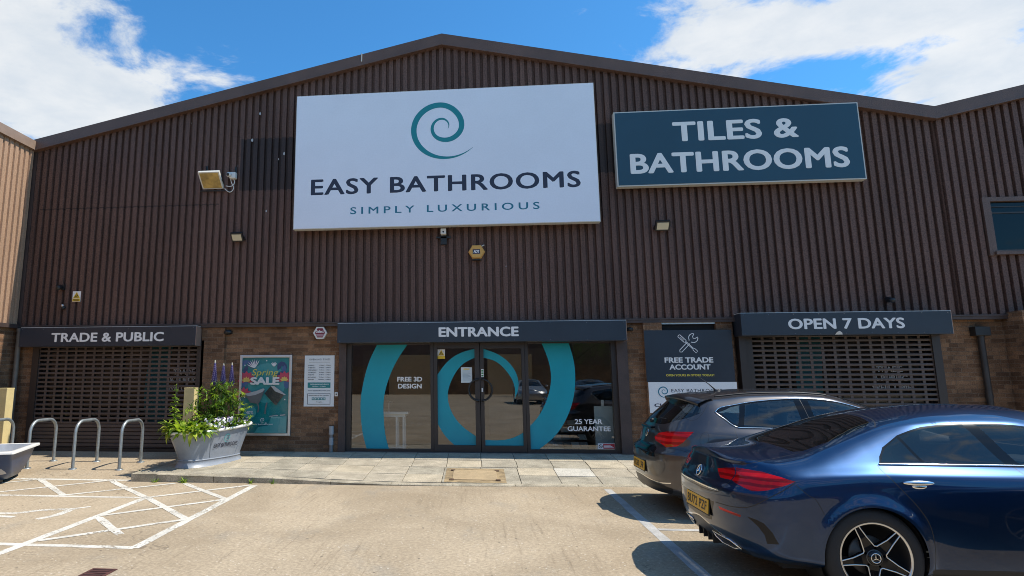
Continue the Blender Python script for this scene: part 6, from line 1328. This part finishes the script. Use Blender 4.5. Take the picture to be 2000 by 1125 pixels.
    for ax, az, ar in S.arches:
        for s_ in (-1, 1): wheel(root, x0+ax, yc+s_*.89, .325, s_, 'plain', .215)
    for s_ in (-1, 1):
        for dz, pr in ((-.010, dlo), ):
            pts = []
            for _, x, z in [('s', .965, 1.022)]+[('s', x, 1.022-.017*(x-.94)) for x in np.linspace(1.0, 2.86, 30)]:
                u, v = S.find('s', x, z-.002); q = S([u], [v])[0]; pts.append((x0+q[0], yc+s_*(q[1]+.003), q[2]))
            mb = MB(); mb.tube(pts, .006, 6); mb.build('waist_trim', M_CHROME, root)
        lo = spline2([(.955, 1.024), (.905, 1.055), (.86, 1.10), (.80, 1.150), (.765, 1.19)], 14); up_ = spline2([(.765, 1.19), (.80, 1.220), (.93, 1.256), (1.083, 1.283), (1.39, 1.320), (1.737, 1.336), (2.05, 1.316), (2.3, 1.26), (2.55, 1.165)], 40); pts = []
        for x, z in lo+up_[1:]:
            u, v = S.find('s', x, z); q = S([u], [v])[0]; pts.append((x0+q[0], yc+s_*(q[1]+.002), q[2]))
        mb = MB(); mb.tube(pts, .0055, 6); mb.build('window_trim', M_CHROME, root)
        for xh in (1.12, 2.05): u, v = S.find('s', xh, .90); q = S([u], [v])[0]; mb = MB(); mb.sphere((x0+xh, yc+s_*(q[1]+.012), .90), .10, 10, 1, .18, .16); mb.build('door_handle', paint, root)
        mb = MB(); mb.sphere((x0+2.72, yc+s_*.96, 1.03), .11, 12, .6, .95, .66); mb.box(x0+2.70, x0+2.76, yc+s_*.80-.03, yc+s_*.9+.03, .97, 1.01); mb.build('door_mirror', paint, root)
    # roof spoiler: a thick lip over the tailgate glass
    mb = MB(); ys_ = np.linspace(-.60, .60, 17); top = []; tip = []; bot = []; mb.smooth = True
    for y in ys_:
        a = abs(y)/.60; xr = .47+.14*a**2.2; zt = 1.352-.075*a**2.5
        u, v = S.find('t', .80, abs(y)*.92); q = S([u], [v])[0]; top.append((x0+.80, yc+y, q[2]+.004)); tip.append((x0+xr, yc+y*1.02, zt)); bot.append((x0+xr+.012, yc+y*1.02, zt-.030))
    mid = [(a[0]*.5+b[0]*.5, b[1], max(a[2], b[2])*.55+min(a[2], b[2])*.45+.006) for a, b in zip(top, tip)]; und = [(x0+.72, b[1], b[2]-.05) for b in bot]; n = 17
    mb.add(top+mid+tip+bot+und, [(r*n+i, r*n+i+1, (r+1)*n+i+1, (r+1)*n+i) for r in range(4) for i in range(n-1)]); sp_ = mb.build('spoiler', paint, root)
    mb = MB(); zr = S([.0], [S.nv-1.001]); mb.tube([(x0+1.02, yc-.10, 1.415), (x0+.93, yc-.10, 1.50), (x0+.80, yc-.10, 1.60)], [.010, .006, .003], 6); mb.sphere((x0+1.03, yc-.10, 1.415), .035, 8, 1.3, .8, .5); mb.build('aerial', M_BLACK, root)
    for s_ in (-1, 1):
        pts = []
        for x in np.linspace(.85, 2.1, 20): u, v = S.find('t', x, .50); q = S([u], [v])[0]; pts.append((x0+x, yc+s_*.50, q[2]+.004))
        mb = MB(); mb.tube(pts, .010, 6); mb.build('roof_strip', M_MATB, root)
    plate(root, 'VK60 LFR', x0+tail_point(S, 0, .52, .008), yc, .52)
    xc = x0+tail_point(S, 0, .90, .006); mb = MB(); c = Vector((xc, yc, .90)); mb.lathe([(.001, .008), (.045, .006), (.052, 0)], c, (-1, 0, .35), 28); mb.build('round_badge', M_CHROME, root)
    mb = MB(); mb.box(xc-.01, xc+.05, yc-.22, yc+.22, .965, .985); mb.build('tailgate_trim', M_GLOSSB, root)
    mb = MB(); mb.tube([(x0+.262, yc+.05, 1.045), (x0+.30, yc-.20, 1.085), (x0+.32, yc-.36, 1.085)], .008, 6); mb.sphere((x0+.255, yc+.05, 1.04), .03, 8); mb.build('rear_wiper', M_BLACK, root)
    return root
car1 = blue_saloon(1.87, -6.5)
car2 = grey_hatch(1.97, -3.9)
# ---------------------------------------------------------------- the yard behind the viewer, seen in the shop glass
op = thing('warehouse', 'long brown shed across the yard, seen only as a reflection in the shop glass', 'building', (-10, -46, 0))
mb = MB(); mb.box(-60, 75, -60, -46, 2.6, 6.6); mb.build('cladding', M_CLAD, op); mb = MB(); mb.box(-60, 75, -60, -45.9, 0, 2.6); mb.build('brick_wall', M_BRICK, op)
for x in (-30, -19, -8, 1): mb = MB(); mb.box(x, x+4, -45.9, -45.8, 0, 3.6); mb.build('sunlit_patch', mat('sunlit orange patch', (0.45, 0.28, 0.14), 0.6), op)  # invented panels: orange of sunlit wall put into their colour to lighten the shed
def tree(x, y, h, r, seed, lb):
    t = thing('tree', lb, 'tree', (x, y, 0), 'trees across the yard'); q = random.Random(seed); mb = MB(); mb.tube([(x, y, 0), (x+.1, y, h*.3), (x, y+.1, h*.6), (x, y, h*.85)], [.28, .2, .12, .03], 8)
    for k in range(9): a = q.uniform(0, 6.28); z = h*q.uniform(.3, .6); mb.tube([(x, y, z), (x+r*.4*math.cos(a), y+r*.4*math.sin(a), z+h*.12), (x+r*.75*math.cos(a), y+r*.75*math.sin(a), z+h*.2)], [.09, .05, .015], 5)
    mb.build('trunk', mat('bark', (0.07, 0.055, 0.04), 0.9), t); mb = MB(); cl = [(x+r*.7*q.uniform(-1, 1), y+r*.7*q.uniform(-1, 1), h*q.uniform(.38, .9), r*q.uniform(.25, .5)) for _ in range(26)]
    for k in range(3600):
        c = q.choice(cl); d = Vector((q.gauss(0, 1), q.gauss(0, 1), q.gauss(0, 1))).normalized()*c[3]*q.random()**.4; mb.m = q.choices((0, 1), (2, 3))[0]; leaf(mb, Vector(c[:3])+d, q.uniform(0, 6.28), q.uniform(-.6, .8), .28, .16, .3, 1)
    mb.build('crown', [LG[1], LG[2]], t)
tree(7.5, -39, 8.5, 3.6, 1, 'tree across the yard nearest the sunlit orange patches'); tree(13, -41, 9, 4.0, 2, 'middle tree of the three across the yard'); tree(20, -40, 10, 4.4, 3, 'tallest tree across the yard')
def repaint(c, m):
    for ch in c.children:
        for sl_ in ch.material_slots:
            if sl_.material and sl_.material.name.startswith('metallic grey'): sl_.link = 'OBJECT'; sl_.material = m
PAINTS = [carpaint('black car paint', (0.004, 0.004, 0.005), 0.3, 0.3), carpaint('white car paint', (0.62, 0.63, 0.64), 0.35, 0.0), carpaint('red car paint', (0.25, 0.012, 0.015), 0.35, 0.2), carpaint('silver car paint', (0.35, 0.36, 0.37), 0.3, 0.8)]
for x, y, a, m, lb in ((6.0, -9.25, 180, 0, 'black hatchback parked nose out beyond the right edge, beside the blue saloon'), (-11, -29, 90, 1, 'white hatchback across the yard, left of the viewer'), (3.2, -27, 90, 3, 'silver hatchback across the yard, behind the viewer'), (6.4, -24, 82, 0, 'black hatchback across the yard, behind the viewer'), (11.5, -29, 80, 2, 'red hatchback across the yard under the trees')):
    c = copy_tree(car2); repaint(c, PAINTS[m]); c['label'] = lb; c['group'] = 'hatchbacks across the yard'; c.location = (x, y, 0); c.rotation_euler = (0, 0, R(a))
